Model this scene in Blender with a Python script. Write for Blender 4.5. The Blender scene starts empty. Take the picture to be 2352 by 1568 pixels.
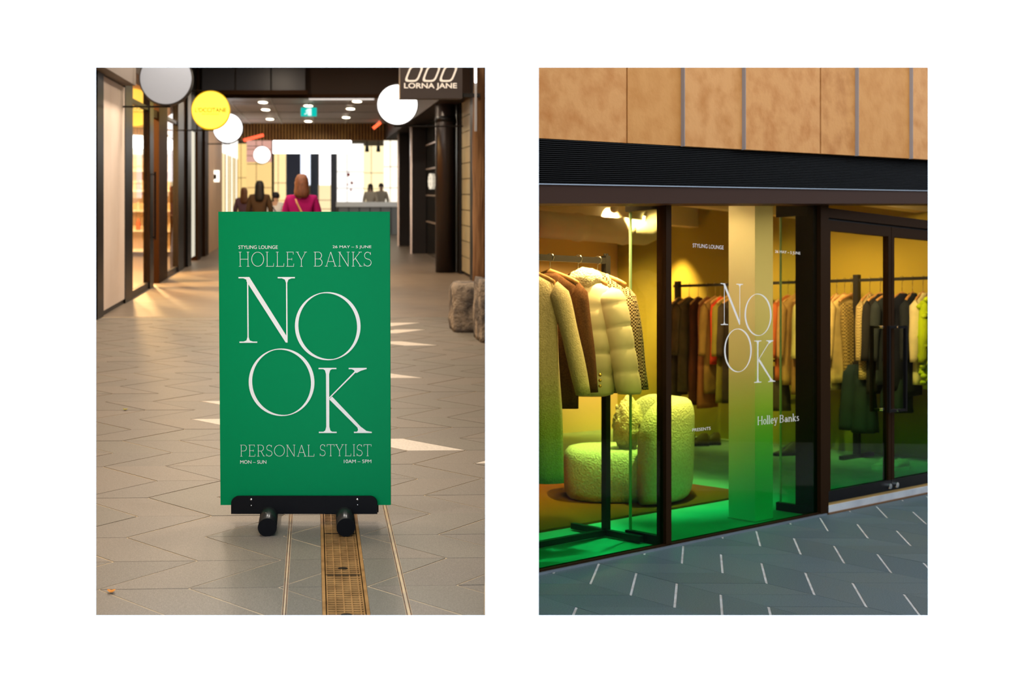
import bpy, bmesh, math, random
from mathutils import Vector, Matrix, noise
random.seed(7)
PI = math.pi
# ------------------------------------------------------------------ camera, world, exposure
SC = bpy.context.scene
COL = SC.collection
F = 2500.0            # focal length in pixels of the 2352 x 1568 frame
HY = 740.0            # image row of the horizon
EYE = 1.45            # camera height
cam_d = bpy.data.cameras.new('camera')
cam = bpy.data.objects.new('camera', cam_d)
COL.objects.link(cam)
cam.location = (0, 0, EYE)
cam.rotation_euler = (PI / 2, 0, 0)
cam_d.sensor_width = 36.0
cam_d.lens = F / 2352 * 36.0
cam_d.shift_y = -(784 - HY) / 2352
cam_d.clip_end = 200
cam_d.dof.use_dof = True
cam_d.dof.focus_distance = 5.0
cam_d.dof.aperture_fstop = 2.9
SC.camera = cam
world = bpy.data.worlds.new('world')
SC.world = world
world.use_nodes = True
world.node_tree.nodes['Background'].inputs[0].default_value = (0.86, 1.0, 1.17, 1)
world.node_tree.nodes['Background'].inputs[1].default_value = 1.70
SC.view_settings.view_transform = 'Standard'
SC.view_settings.look = 'None'
SC.view_settings.gamma = 1
SC.view_settings.exposure = 0.0
SC.view_settings.use_curve_mapping = False
SC.cycles.use_denoising = True
SC.cycles.max_bounces = 6
SC.cycles.diffuse_bounces = 3
SC.cycles.glossy_bounces = 3
SC.cycles.use_adaptive_sampling = True
SC.cycles.adaptive_threshold = 0.08
SC.cycles.transparent_max_bounces = 12
SC.cycles.caustics_reflective = False
SC.cycles.caustics_refractive = False
SC.cycles.sample_clamp_indirect = 4.0
WARM = (1.0, 0.81, 0.61)
ARCADE_W = 62.0      # power of the arcade downlights
SHOP_W = 130.0        # power of the boutique spots

# ------------------------------------------------------------------ materials
MATS = {}
def mat(name, base, rough=0.6, metal=0.0, spec=0.4, second=None, nscale=8.0, ndet=4.0, nmix=(0.4, 0.65),
        bump=None, emit=None, estr=0.0, stretch=None):
    if name in MATS: return MATS[name]
    m = bpy.data.materials.new(name); m.use_nodes = True
    nt = m.node_tree; b = nt.nodes['Principled BSDF']
    b.inputs['Base Color'].default_value = (*base, 1)
    b.inputs['Roughness'].default_value = rough
    b.inputs['Metallic'].default_value = metal
    b.inputs['Specular IOR Level'].default_value = spec
    geo = nt.nodes.new('ShaderNodeNewGeometry')
    vec = geo.outputs['Position']
    if stretch:
        mp = nt.nodes.new('ShaderNodeMapping'); mp.inputs['Scale'].default_value = stretch
        nt.links.new(vec, mp.inputs['Vector']); vec = mp.outputs['Vector']
    if second:
        n = nt.nodes.new('ShaderNodeTexNoise'); n.inputs['Scale'].default_value = nscale; n.inputs['Detail'].default_value = ndet
        r = nt.nodes.new('ShaderNodeValToRGB')
        r.color_ramp.elements[0].position = nmix[0]; r.color_ramp.elements[1].position = nmix[1]
        r.color_ramp.elements[0].color = (*base, 1); r.color_ramp.elements[1].color = (*second, 1)
        nt.links.new(vec, n.inputs['Vector']); nt.links.new(n.outputs['Fac'], r.inputs['Fac'])
        nt.links.new(r.outputs['Color'], b.inputs['Base Color'])
    if bump:
        n2 = nt.nodes.new('ShaderNodeTexNoise'); n2.inputs['Scale'].default_value = bump[0]; n2.inputs['Detail'].default_value = 3
        bp = nt.nodes.new('ShaderNodeBump'); bp.inputs['Strength'].default_value = bump[1]; bp.inputs['Distance'].default_value = bump[2] if len(bump) > 2 else 0.01
        nt.links.new(vec, n2.inputs['Vector']); nt.links.new(n2.outputs['Fac'], bp.inputs['Height'])
        nt.links.new(bp.outputs['Normal'], b.inputs['Normal'])
    if emit:
        b.inputs['Emission Color'].default_value = (*emit, 1); b.inputs['Emission Strength'].default_value = estr
    MATS[name] = m
    return m
def checker(name, c1, c2, scale, rough=0.85):
    m = mat(name, c1, rough, spec=0.1); nt = m.node_tree
    g = [n for n in nt.nodes if n.type == 'NEW_GEOMETRY'][0]
    c = nt.nodes.new('ShaderNodeTexChecker'); c.inputs['Scale'].default_value = scale
    c.inputs['Color1'].default_value = (*c1, 1); c.inputs['Color2'].default_value = (*c2, 1)
    nt.links.new(g.outputs['Position'], c.inputs['Vector'])
    nt.links.new(c.outputs['Color'], nt.nodes['Principled BSDF'].inputs['Base Color'])
    return m
def glass(name, stops=None, tint=(0.9, 0.93, 0.9), zmax=2.6, ior=1.45, gl=(1, 1, 1)):
    """thin pane: tinted see-through plus a mirror reflection by Fresnel; stops = printed film gradient over height"""
    m = bpy.data.materials.new(name); m.use_nodes = True
    nt = m.node_tree; nt.nodes.clear()
    out = nt.nodes.new('ShaderNodeOutputMaterial'); mix = nt.nodes.new('ShaderNodeMixShader')
    tr = nt.nodes.new('ShaderNodeBsdfTransparent'); gs = nt.nodes.new('ShaderNodeBsdfGlossy'); fr = nt.nodes.new('ShaderNodeFresnel')
    fr.inputs['IOR'].default_value = ior; gs.inputs['Roughness'].default_value = 0.0; gs.inputs['Color'].default_value = (*gl, 1)
    tr.inputs['Color'].default_value = (*tint, 1)
    if stops:
        geo = nt.nodes.new('ShaderNodeNewGeometry'); sp = nt.nodes.new('ShaderNodeSeparateXYZ'); mr = nt.nodes.new('ShaderNodeMapRange')
        mr.inputs['From Max'].default_value = zmax
        rp = nt.nodes.new('ShaderNodeValToRGB'); el = rp.color_ramp.elements
        while len(el) < len(stops): el.new(0.5)
        for e, (z, c) in zip(el, stops): e.position = z / zmax; e.color = (*[v ** .5 for v in c], 1)   # two faces per pane
        nt.links.new(geo.outputs['Position'], sp.inputs[0]); nt.links.new(sp.outputs['Z'], mr.inputs['Value'])
        nt.links.new(mr.outputs['Result'], rp.inputs['Fac']); nt.links.new(rp.outputs['Color'], tr.inputs['Color'])
    g2 = nt.nodes.new('ShaderNodeNewGeometry'); iv = nt.nodes.new('ShaderNodeMath'); iv.operation = 'SUBTRACT'; iv.inputs[0].default_value = 1.0
    mu_ = nt.nodes.new('ShaderNodeMath'); mu_.operation = 'MULTIPLY'      # the far face of the thin pane adds no second mirror
    nt.links.new(g2.outputs['Backfacing'], iv.inputs[1]); nt.links.new(fr.outputs['Fac'], mu_.inputs[0]); nt.links.new(iv.outputs[0], mu_.inputs[1])
    nt.links.new(mu_.outputs[0], mix.inputs['Fac']); nt.links.new(tr.outputs[0], mix.inputs[1]); nt.links.new(gs.outputs[0], mix.inputs[2])
    nt.links.new(mix.outputs[0], out.inputs['Surface'])
    return m
def lamp_mat(name, col, s): return mat(name, tuple(c * .12 for c in col), 0.5, emit=col, estr=s)

# ------------------------------------------------------------------ mesh building
ORG = {}
def uniq(o, parent):
    if parent is not None: o.parent = parent
class MB:
    def __init__(s): s.v = []; s.f = []
    def add(s, vs, fs):
        k = len(s.v); s.v += [tuple(p) for p in vs]; s.f += [tuple(i + k for i in f) for f in fs]; return s
    def hexa(s, c):   # 8 corners, bottom loop then top loop
        return s.add(c, [(3, 2, 1, 0), (4, 5, 6, 7), (0, 1, 5, 4), (1, 2, 6, 5), (2, 3, 7, 6), (3, 0, 4, 7)])
    def box(s, fn, a0, a1, b0, b1, c0, c1):
        return s.hexa([fn(a0, b0, c0), fn(a1, b0, c0), fn(a1, b1, c0), fn(a0, b1, c0), fn(a0, b0, c1), fn(a1, b0, c1), fn(a1, b1, c1), fn(a0, b1, c1)])
    def prism(s, low, top):
        n = len(low)
        return s.add(list(low) + list(top), [tuple(range(n - 1, -1, -1)), tuple(range(n, 2 * n))] + [(i, (i + 1) % n, n + (i + 1) % n, n + i) for i in range(n)])
    def loft(s, rings, caps=True):
        n = len(rings[0]); vs = [p for r in rings for p in r]; fs = []
        for k in range(len(rings) - 1):
            for i in range(n):
                j = (i + 1) % n; fs.append((k * n + i, k * n + j, (k + 1) * n + j, (k + 1) * n + i))
        if caps: fs += [tuple(range(n - 1, -1, -1)), tuple(range((len(rings) - 1) * n, len(rings) * n))]
        return s.add(vs, fs)
    def tube(s, pts, r, n=10, caps=True):
        pts = [Vector(p) for p in pts]; rs = r if isinstance(r, (list, tuple)) else [r] * len(pts); rings = []
        prev = None
        for i, p in enumerate(pts):
            d = (pts[min(i + 1, len(pts) - 1)] - pts[max(i - 1, 0)]).normalized()
            if prev is None: prev = d.orthogonal().normalized()
            u = (prev - d * prev.dot(d)).normalized(); prev = u; w = d.cross(u)
            rings.append([p + (u * math.cos(2 * PI * k / n) + w * math.sin(2 * PI * k / n)) * rs[i] for k in range(n)])
        return s.loft(rings, caps)
    def ball(s, c, r, n=14, m=9, fn=None):
        c = Vector(c); r = Vector(r) if isinstance(r, (list, tuple, Vector)) else Vector((r, r, r)); rings = []
        for j in range(m + 1):
            th = PI * (0.02 + 0.96 * j / m); ring = []
            for k in range(n):
                d = Vector((math.sin(th) * math.cos(2 * PI * k / n), math.sin(th) * math.sin(2 * PI * k / n), -math.cos(th)))
                q = 1 + (fn(d) if fn else 0); ring.append(c + Vector((d.x * r.x, d.y * r.y, d.z * r.z)) * q)
            rings.append(ring)
        return s.loft(rings)
    def build(s, name, m, parent=None, smooth=False, org=None):
        o0 = Vector(ORG[parent.name]) if parent is not None else Vector(org or (0, 0, 0))
        me = bpy.data.meshes.new(name)
        me.from_pydata([tuple(Vector(p) - o0) for p in s.v], [], s.f); me.update()
        bm = bmesh.new(); bm.from_mesh(me); bmesh.ops.recalc_face_normals(bm, faces=bm.faces); bm.to_mesh(me); bm.free()
        if smooth:
            for p in me.polygons: p.use_smooth = True
        o = bpy.data.objects.new(name, me); COL.objects.link(o); me.materials.append(m)
        if parent is None: o.location = o0
        else: o.parent = parent
        ORG[o.name] = tuple(o0)
        return o
def tag(o, label, cat, group=None, kind=None):
    o['label'] = label; o['category'] = cat
    if group: o['group'] = group
    if kind: o['kind'] = kind
    return o
def struct(o, label, cat): return tag(o, label, cat, kind='structure')
def thing(name, loc, label, cat, group=None, kind=None):
    o = bpy.data.objects.new(name, None); COL.objects.link(o); o.location = loc; o.empty_display_size = 0.05
    ORG[o.name] = tuple(loc)
    return tag(o, label, cat, group, kind)
def area(name, loc, target, size, power, col, shape='DISK', parent=None, spread=None):
    d = bpy.data.lights.new(name, 'AREA'); d.shape = shape; d.size = size; d.energy = power; d.color = col
    if spread: d.spread = spread
    o = bpy.data.objects.new(name, d); COL.objects.link(o); o.location = loc
    o.rotation_euler = (Vector(target) - Vector(loc)).to_track_quat('-Z', 'Y').to_euler()
    if parent is not None:
        o.parent = parent; o.location = Vector(loc) - Vector(ORG[parent.name])
    return o
def spot(name, loc, target, power, col, angle=50, blend=0.6, rad=0.04, parent=None):
    d = bpy.data.lights.new(name, 'SPOT'); d.energy = power; d.color = col; d.spot_size = math.radians(angle); d.spot_blend = blend; d.shadow_soft_size = rad
    o = bpy.data.objects.new(name, d); COL.objects.link(o); o.location = loc
    o.rotation_euler = (Vector(target) - Vector(loc)).to_track_quat('-Z', 'Y').to_euler()
    if parent is not None:
        o.parent = parent; o.location = Vector(loc) - Vector(ORG[parent.name])
    return o
def clip(poly, fn):
    """keep the part of a polygon where fn(p) >= 0"""
    out = []
    for i, p in enumerate(poly):
        q = poly[(i + 1) % len(poly)]; a, b = fn(p), fn(q)
        if a >= 0: out.append(p)
        if (a >= 0) != (b >= 0):
            s = a / (a - b); out.append(tuple(p[k] + (q[k] - p[k]) * s for k in range(len(p))))
    return out
def inset(poly, ds):
    """move every edge i of a convex polygon inwards by ds[i]"""
    ar = sum(poly[i][0] * poly[(i + 1) % len(poly)][1] - poly[(i + 1) % len(poly)][0] * poly[i][1] for i in range(len(poly)))
    res = list(poly); sg = 1 if ar > 0 else -1
    for i in range(len(poly)):
        p = poly[i]; q = poly[(i + 1) % len(poly)]; dx, dy = q[0] - p[0], q[1] - p[1]; l = math.hypot(dx, dy) or 1
        nx, ny = -dy / l * sg, dx / l * sg
        res = clip(res, lambda w, p=p, nx=nx, ny=ny, d=ds[i]: (w[0] - p[0]) * nx + (w[1] - p[1]) * ny - d)
        if len(res) < 3: return []
    return res
def poly_area(p): return abs(sum(p[i][0] * p[(i + 1) % len(p)][1] - p[(i + 1) % len(p)][0] * p[i][1] for i in range(len(p)))) / 2

# ------------------------------------------------------------------ frames of the two places
# arcade (behind the left opening): a ramped passage, a = metres across, Y = metres in, h = metres above its floor
SL = -456.0 / F; RISE = 0.12
def L(a, Y, h): return (SL * Y + a, Y, RISE * Y + h)
def Lflat(a, Y, h): return L(a, Y, h)
def lpx(x, y, Y): return ((x - 720) * Y / F, EYE - (y - 440) * Y / F)     # a, h of an image point at depth Y
# street (behind the right opening): t = along the shopfront, n = towards the street, z = height
P0 = (0.1538, 6.304); DT = (0.7505, 0.6608); DN = (0.6608, -0.7505)
def R(t, n, z): return (P0[0] + DT[0] * t + DN[0] * n, P0[1] + DT[1] * t + DN[1] * n, z)
def rtn(X, Y): return ((X - P0[0]) * DT[0] + (Y - P0[1]) * DT[1], (X - P0[0]) * DN[0] + (Y - P0[1]) * DN[1])
def rpx(x, y, n=0.0):            # t, z of an image point on the plane n
    q = (x - 1176) / F; bx, by = P0[0] + DN[0] * n, P0[1] + DN[1] * n
    t = (q * by - bx) / (DT[0] - DT[1] * q); Y = by + DT[1] * t
    return t, EYE + (HY - y) * Y / F
def rpxt(x, y, t):               # n, z of an image point on the plane t
    q = (x - 1176) / F; bx, by = P0[0] + DT[0] * t, P0[1] + DT[1] * t
    n = (q * by - bx) / (DN[0] - DN[1] * q); Y = by + DN[1] * n
    return n, EYE + (HY - y) * Y / F
PART = -0.0205                    # partition wall between the two places: X = PART * Y

# ------------------------------------------------------------------ lettering
def font_poly(body, bold=0.0):
    c = bpy.data.curves.new('tmp', 'FONT'); c.body = body; c.size = 1; c.offset = bold
    o = bpy.data.objects.new('tmp', c); COL.objects.link(o)
    dg = bpy.context.evaluated_depsgraph_get(); me = o.evaluated_get(dg).to_mesh()
    vs = [(v.co.x, v.co.y) for v in me.vertices]; fs = [tuple(p.vertices) for p in me.polygons]
    o.evaluated_get(dg).to_mesh_clear(); bpy.data.objects.remove(o); bpy.data.curves.remove(c)
    return vs, fs
def normal(vs, fs):
    xs = [v[0] for v in vs]; ys = [v[1] for v in vs]; x0, x1, y0, y1 = min(xs), max(xs), min(ys), max(ys)
    return [((x - x0) / (x1 - x0), (y - y0) / (y1 - y0)) for x, y in vs], fs
class Pen:
    def __init__(s): s.v = []; s.f = []
    def poly(s, p): k = len(s.v); s.v += p; s.f.append(tuple(range(k, k + len(p))))
    def line(s, x0, y0, x1, y1, w):
        l = math.hypot(x1 - x0, y1 - y0); nx, ny = -(y1 - y0) / l * w / 2, (x1 - x0) / l * w / 2
        s.poly([(x0 + nx, y0 + ny), (x1 + nx, y1 + ny), (x1 - nx, y1 - ny), (x0 - nx, y0 - ny)])
    def arc(s, cx, cy, rx, ry, a0, a1, w, w2=None, phi=0.0, n=28):
        """w at the thin places, w2 at the thick ones (stress axis phi degrees)"""
        w2 = w if w2 is None else w2; prev = None
        for i in range(n + 1):
            th = math.radians(a0 + (a1 - a0) * i / n); q = w + (w2 - w) * abs(math.cos(th - math.radians(phi))) ** 1.3
            o = (cx + rx * math.cos(th), cy + ry * math.sin(th)); q2 = q
            p = (cx + (rx - q2) * math.cos(th), cy + (ry - q2) * math.sin(th))
            if prev: s.poly([prev[0], o, p, prev[1]])
            prev = (o, p)
    def serif(s, x0, x1, y, w): s.line(x0, y, x1, y, w)
def big_letter(ch):
    p = Pen()
    if ch == 'O':
        p.arc(.5, .5, .5, .5, 0, 360, .012, .054, 12, 72); return p.v, p.f
    if ch == 'N':   # 436 x 510 units
        P = lambda *q: p.poly([(x / 436, 1 - y / 510) for x, y in q])
        P((58, 0), (84, 0), (377, 470), (377, 508), (362, 508), (62, 34))
        P((66, 20), (76, 20), (76, 506), (66, 506)); P((367, 6), (377, 6), (377, 508), (367, 480))
        P((0, 0), (84, 0), (84, 10), (0, 10)); P((34, 9), (84, 9), (70, 34), (60, 20))
        P((4, 500), (142, 500), (142, 510), (4, 510)); P((34, 501), (112, 501), (84, 492), (76, 466), (66, 466), (58, 492))
        P((303, 0), (436, 0), (436, 10), (303, 10)); P((332, 9), (412, 9), (386, 20), (377, 44), (367, 44), (358, 20))
        return p.v, p.f
    if ch == 'K':   # 412 x 505 units
        P = lambda *q: p.poly([(x / 412, 1 - y / 505) for x, y in q])
        P((58, 4), (82, 4), (82, 500), (58, 500))
        for y, d in ((0, 1), (495, -1)):
            P((0, y), (139, y), (139, y + 10), (0, y + 10))
            yy = y + 5; P((28, yy), (112, yy), (90, yy + d * 14), (82, yy + d * 44), (58, yy + d * 44), (50, yy + d * 14))
        P((82, 240), (82, 228), (286, 22), (296, 28)); P((82, 244), (104, 222), (332, 462), (300, 462))
        P((234, 0), (374, 0), (374, 10), (234, 10)); P((256, 9), (374, 9), (330, 22), (296, 40), (280, 34), (278, 20))
        P((273, 495), (412, 495), (412, 505), (273, 505)); P((296, 496), (412, 496), (370, 488), (332, 460), (300, 460), (306, 482))
        return p.v, p.f
# hairline serif capitals and the bolder serif lower case: width, strokes drawn in a unit-high box
def serif_letter(p, ch, x, t, s):
    """draws ch at x, t = hairline, s = stem; returns the advance"""
    T = t
    def stem(u, y0=0, y1=1, w=None, top=True, bot=True):
        p.line(x + u, y0, x + u, y1, w or s)
        if top: p.line(x + u - .1, y1 - T / 2, x + u + .1, y1 - T / 2, T)
        if bot: p.line(x + u - .1, y0 + T / 2, x + u + .1, y0 + T / 2, T)
    A = lambda cx, cy, rx, ry, a0, a1, w=None, w2=None, phi=0: p.arc(x + cx, cy, rx, ry, a0, a1, w or T, w2 or s, phi, 18)
    if ch == 'H': stem(.12); stem(.72); p.line(x + .12, .5, x + .72, .5, T); return .86
    if ch == 'O': A(.5, .5, .48, .5, 0, 360); return 1.0
    if ch == 'L': stem(.12); p.line(x + .12, T / 2, x + .6, T / 2, T); p.line(x + .6, 0, x + .62, .22, T); return .68
    if ch == 'E':
        stem(.12); p.line(x + .12, T / 2, x + .58, T / 2, T); p.line(x + .12, 1 - T / 2, x + .56, 1 - T / 2, T); p.line(x + .12, .5, x + .45, .5, T)
        p.line(x + .58, 0, x + .6, .2, T); p.line(x + .56, .82, x + .56, 1, T); p.line(x + .45, .42, x + .45, .58, T); return .68
    if ch == 'Y':
        stem(.4, 0, .45, None, False, True); p.line(x + .4, .45, x + .08, 1, s); p.line(x + .4, .45, x + .72, 1, T)
        p.line(x - .02, 1 - T / 2, x + .2, 1 - T / 2, T); p.line(x + .6, 1 - T / 2, x + .82, 1 - T / 2, T); return .8
    if ch == 'B':
        stem(.12); A(.36, .75, .24, .25, -90, 90); A(.36, .27, .28, .27, -90, 90)
        for yy in (T / 2, .52, 1 - T / 2): p.line(x + .1, yy, x + .37, yy, T)
        return .72
    if ch in 'PR':
        stem(.12); A(.36, .73, .25, .27, -90, 90); p.line(x + .1, 1 - T / 2, x + .37, 1 - T / 2, T); p.line(x + .12, .47, x + .37, .47, T)
        if ch == 'R': p.line(x + .36, .47, x + .6, .02, s); p.line(x + .6, .02, x + .7, .04, T)
        return .7 if ch == 'R' else .66
    if ch == 'A':
        p.line(x + .1, 0, x + .42, 1, T); p.line(x + .42, 1, x + .76, 0, s); p.line(x + .21, .34, x + .65, .34, T)
        p.line(x, T / 2, x + .2, T / 2, T); p.line(x + .64, T / 2, x + .86, T / 2, T); return .84
    if ch == 'N':
        stem(.12, w=T); p.line(x + .74, .0, x + .74, 1, T); p.line(x + .64, 1 - T / 2, x + .84, 1 - T / 2, T); p.line(x + .1, 1, x + .74, 0, s); return .88
    if ch == 'K':
        stem(.12); p.line(x + .13, .4, x + .62, 1, T); p.line(x + .28, .56, x + .66, 0, s)
        p.line(x + .5, 1 - T / 2, x + .74, 1 - T / 2, T); p.line(x + .54, T / 2, x + .78, T / 2, T); return .76
    if ch == 'S':
        A(.3, .75, .24, .25, 30, 270, T, s, 90 + 30); A(.3, .26, .27, .26, -150, 90, T, s, 90 + 30)
        p.line(x + .51, .8, x + .51, .98, T); p.line(x + .05, .02, x + .05, .22, T); return .62
    if ch == 'T':
        stem(.36, top=False); p.line(x, 1 - T / 2, x + .72, 1 - T / 2, T); p.line(x + .01, .82, x + .01, 1, T); p.line(x + .71, .82, x + .71, 1, T); return .72
    if ch == 'I': stem(.12); return .26
    if ch == 'o': A(.27, .31, .26, .32, 0, 360); return .56
    if ch == 'l': stem(.1, 0, 1.02, None, False); p.line(x + .0, 1, x + .1, 1, T); return .24
    if ch == 'e': A(.27, .31, .26, .32, 0, 320); p.line(x + .03, .34, x + .52, .34, T); return .54
    if ch == 'y':
        p.line(x + .06, .62, x + .28, 0, s); p.line(x + .5, .62, x + .2, -.26, T); p.line(x - .02, .62, x + .18, .62, T); p.line(x + .4, .62, x + .58, .62, T)
        p.arc(x + .13, -.22, .09, .07, 120, 330, T, s, 0, 10); return .56
    if ch == 'a': A(.22, .2, .2, .2, 0, 360); p.line(x + .42, .04, x + .42, .44, s); A(.25, .42, .19, .2, 0, 160); p.line(x + .42, T, x + .54, T, T); return .54
    if ch == 'n':
        stem(.1, 0, .62, None, False); p.line(x, .61, x + .1, .61, T); A(.3, .4, .2, .23, 0, 160); p.line(x + .48, 0, x + .48, .4, s); p.line(x + .38, T / 2, x + .58, T / 2, T); return .6
    if ch == 'k':
        stem(.1, 0, 1.02, None, False); p.line(x, 1, x + .1, 1, T); p.line(x + .12, .24, x + .42, .6, T); p.line(x + .2, .36, x + .46, 0, s)
        p.line(x + .32, .61, x + .54, .61, T); p.line(x + .36, T / 2, x + .58, T / 2, T); return .58
    if ch == 's': A(.2, .46, .16, .17, 30, 270, T, s, 120); A(.2, .16, .18, .17, -150, 90, T, s, 120); return .42
    return .4
def serif_text(txt, t, s, gap=.1):
    p = Pen(); x = 0
    for ch in txt: x += serif_letter(p, ch, x, t, s) + gap
    return p.v, p.f
def letters(name, geo, rect, fn, m, parent, thick=0.0012, lap=True):
    """maps a normalised flat shape into rect = (u0, u1, v0, v1) of a surface fn(u, v, depth)"""
    vs, fs = normal(*geo); u0, u1, v0, v1 = rect; mb = MB()
    off = {}
    for i, f in enumerate(fs):          # strokes overlap: lay each a hair above the last
        for v in f: off.setdefault(v, (i % 12) * 2.5e-5 if lap else 0.0)
    mb.add([fn(u0 + (u1 - u0) * x, v0 + (v1 - v0) * y, thick + off.get(i, 0)) for i, (x, y) in enumerate(vs)], fs)
    return mb.build(name, m, parent)

# ------------------------------------------------------------------ shared materials
m_white = mat('white_plaster', (0.9, 0.9, 0.9), 0.9, spec=0.0)
m_black = mat('black_steel', (0.007, 0.006, 0.006), 0.4, spec=0.2)
m_blackmatt = mat('black_powder_coat', (0.005, 0.005, 0.006), 0.55, spec=0.1)
m_bronze = mat('bronze_frame', (0.030, 0.0125, 0.004), 0.55, spec=0.05)
m_brown = mat('brown_bulkhead', (0.030, 0.017, 0.011), 0.6, spec=.2)
m_fascia = mat('brown_fascia', (0.055, 0.025, 0.015), 0.5, spec=.08)
m_dark = mat('dark_wall', (0.012, 0.009, 0.008), 0.6, spec=.2)
m_cream = mat('cream_wall', (0.80, 0.66, 0.46), 0.8)
m_chrome = mat('chrome', (0.75, 0.75, 0.75), 0.18, 1.0)
m_print = mat('white_print', (0.95, 0.90, 0.83), 0.7, spec=0.1)
m_wood = mat('hanger_beech', (0.55, 0.30, 0.12), 0.5, second=(0.42, 0.22, 0.08), nscale=30)

# ================================================================== ADDED WHITE WALL STANDING FOR THE PAGE MARGIN, WITH TWO OPENINGS
WY = 3.6; WT = 0.10
def wpx(x, y): return ((x - 1176) / F * WY, EYE + (HY - y) / F * WY)
holes = [(wpx(220.5, 1412.5), wpx(1114.5, 155)), (wpx(1237.3, 1412.5), wpx(2131.3, 155))]
mb = MB()
xs = [-9.0]; 
(hx0, hz0), (hx1, hz1) = holes[0]; (gx0, gz0), (gx1, gz1) = holes[1]
ZB, ZT, ZTR = -0.6, 5.6, 2.8
def wq(x0, x1, z0, z1, sx0=0, sx1=0, sz0=0, sz1=0):
    # front face on WY; back edges may be splayed so that the reveals open towards the places behind
    mb.hexa([(x0, WY, z0), (x1, WY, z0), (x1 + sx1, WY + WT, z0 + sz0), (x0 + sx0, WY + WT, z0 + sz0),
             (x0, WY, z1), (x1, WY, z1), (x1 + sx1, WY + WT, z1 + sz1), (x0 + sx0, WY + WT, z1 + sz1)])
SP = 0.085; xm = 0.0
wq(-9, hx0, ZB, ZT, sx1=-SP); wq(hx1, xm, ZB, ZT, sx0=SP - .03); wq(xm, gx0, ZB, ZT, sx1=-SP + .03); wq(gx1, 9, ZB, ZTR, sx0=SP)
wq(hx0, hx1, ZB, hz0, sx0=-SP, sx1=SP - .03, sz1=-SP + .05); wq(hx0, hx1, hz1, ZT, sx0=-SP, sx1=SP - .03, sz0=SP)
wq(gx0, gx1, ZB, gz0, sx0=-SP + .03, sx1=SP, sz1=-SP); wq(gx0, gx1, gz1, ZTR, sx0=-SP + .03, sx1=SP, sz0=SP)
o = mb.build('wall_margin', m_white)
struct(o, 'added white wall for the blank page margin, with two tall openings', 'wall')
# partition between the two places
mb = MB(); mb.hexa([(PART * Y - s, Y, z) for z in (-0.6,) for Y, s in ((WY + WT, .012), (WY + WT, -.012), (16.4, -.012), (16.4, .012))] +
                   [(PART * Y - s, Y, z) for z in (7.5,) for Y, s in ((WY + WT, .012), (WY + WT, -.012), (16.4, -.012), (16.4, .012))])
struct(mb.build('wall_middle', m_dark), 'dark dividing wall between the arcade and the street', 'wall')

# ================================================================== ARCADE (left)
m_pav = [mat('paver_stone_%d' % i, c, 0.5, spec=0.35, second=d, nscale=260, ndet=2, nmix=(.38, .66), bump=(320, .25, .002)) for i, (c, d) in enumerate((
    ((0.136, 0.116, 0.094), (0.210, 0.185, 0.153)), ((0.124, 0.107, 0.087), (0.196, 0.174, 0.144)), ((0.148, 0.123, 0.097), (0.220, 0.190, 0.155)), ((0.132, 0.116, 0.092), (0.196, 0.179, 0.146))))]
m_pavw = mat('paver_white_stone', (.66, .60, .52), 0.5, second=(.56, .5, .43), nscale=80)
m_joint = mat('cream_joint', (.52, .40, .24), 0.8, second=(.40, .32, .22), nscale=9)
m_floorfar = mat('paving_far', (0.150, 0.118, 0.088), 0.42, spec=0.4, second=(0.199, 0.158, 0.119), nscale=5, stretch=(.6, 2.4, 1), nmix=(.35, .7))
PAVE_END = 12.6
def lslab(a0, a1, Ya, Yb_, h0, h1, mb=None):
    p = [(a0, Ya), (a1, Ya), (a1, Yb_), (a0, Yb_)]
    if Ya < 16.4: p = clip(p, lambda w: PART * w[1] - .016 - (SL * w[1] + w[0]))
    return (mb or MB()).prism([L(u, v, h0) for u, v in p], [L(u, v, h1) for u, v in p])
fm = lslab(-2.75, .030, WY + WT + .02, 10, -.3, -.0017); lslab(.196, 4.2, WY + WT + .02, 10, -.3, -.0017, fm); lslab(-2.75, 4.2, 10, PAVE_END, -.3, -.0017, fm); lslab(.030, .196, WY + WT + .02, 10, -.3, -.08, fm)
floor = fm.build('floor', m_joint)
struct(floor, 'chevron stone paving of the arcade with cream joints', 'floor')
lslab(-9, 9, PAVE_END, 16.4, -.3, 0).build('floor_slab', m_floorfar, floor)
MB().box(L, -9, 9, 16.4, 56, -.3, 0).build('floor_slab', m_floorfar, floor)
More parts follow.
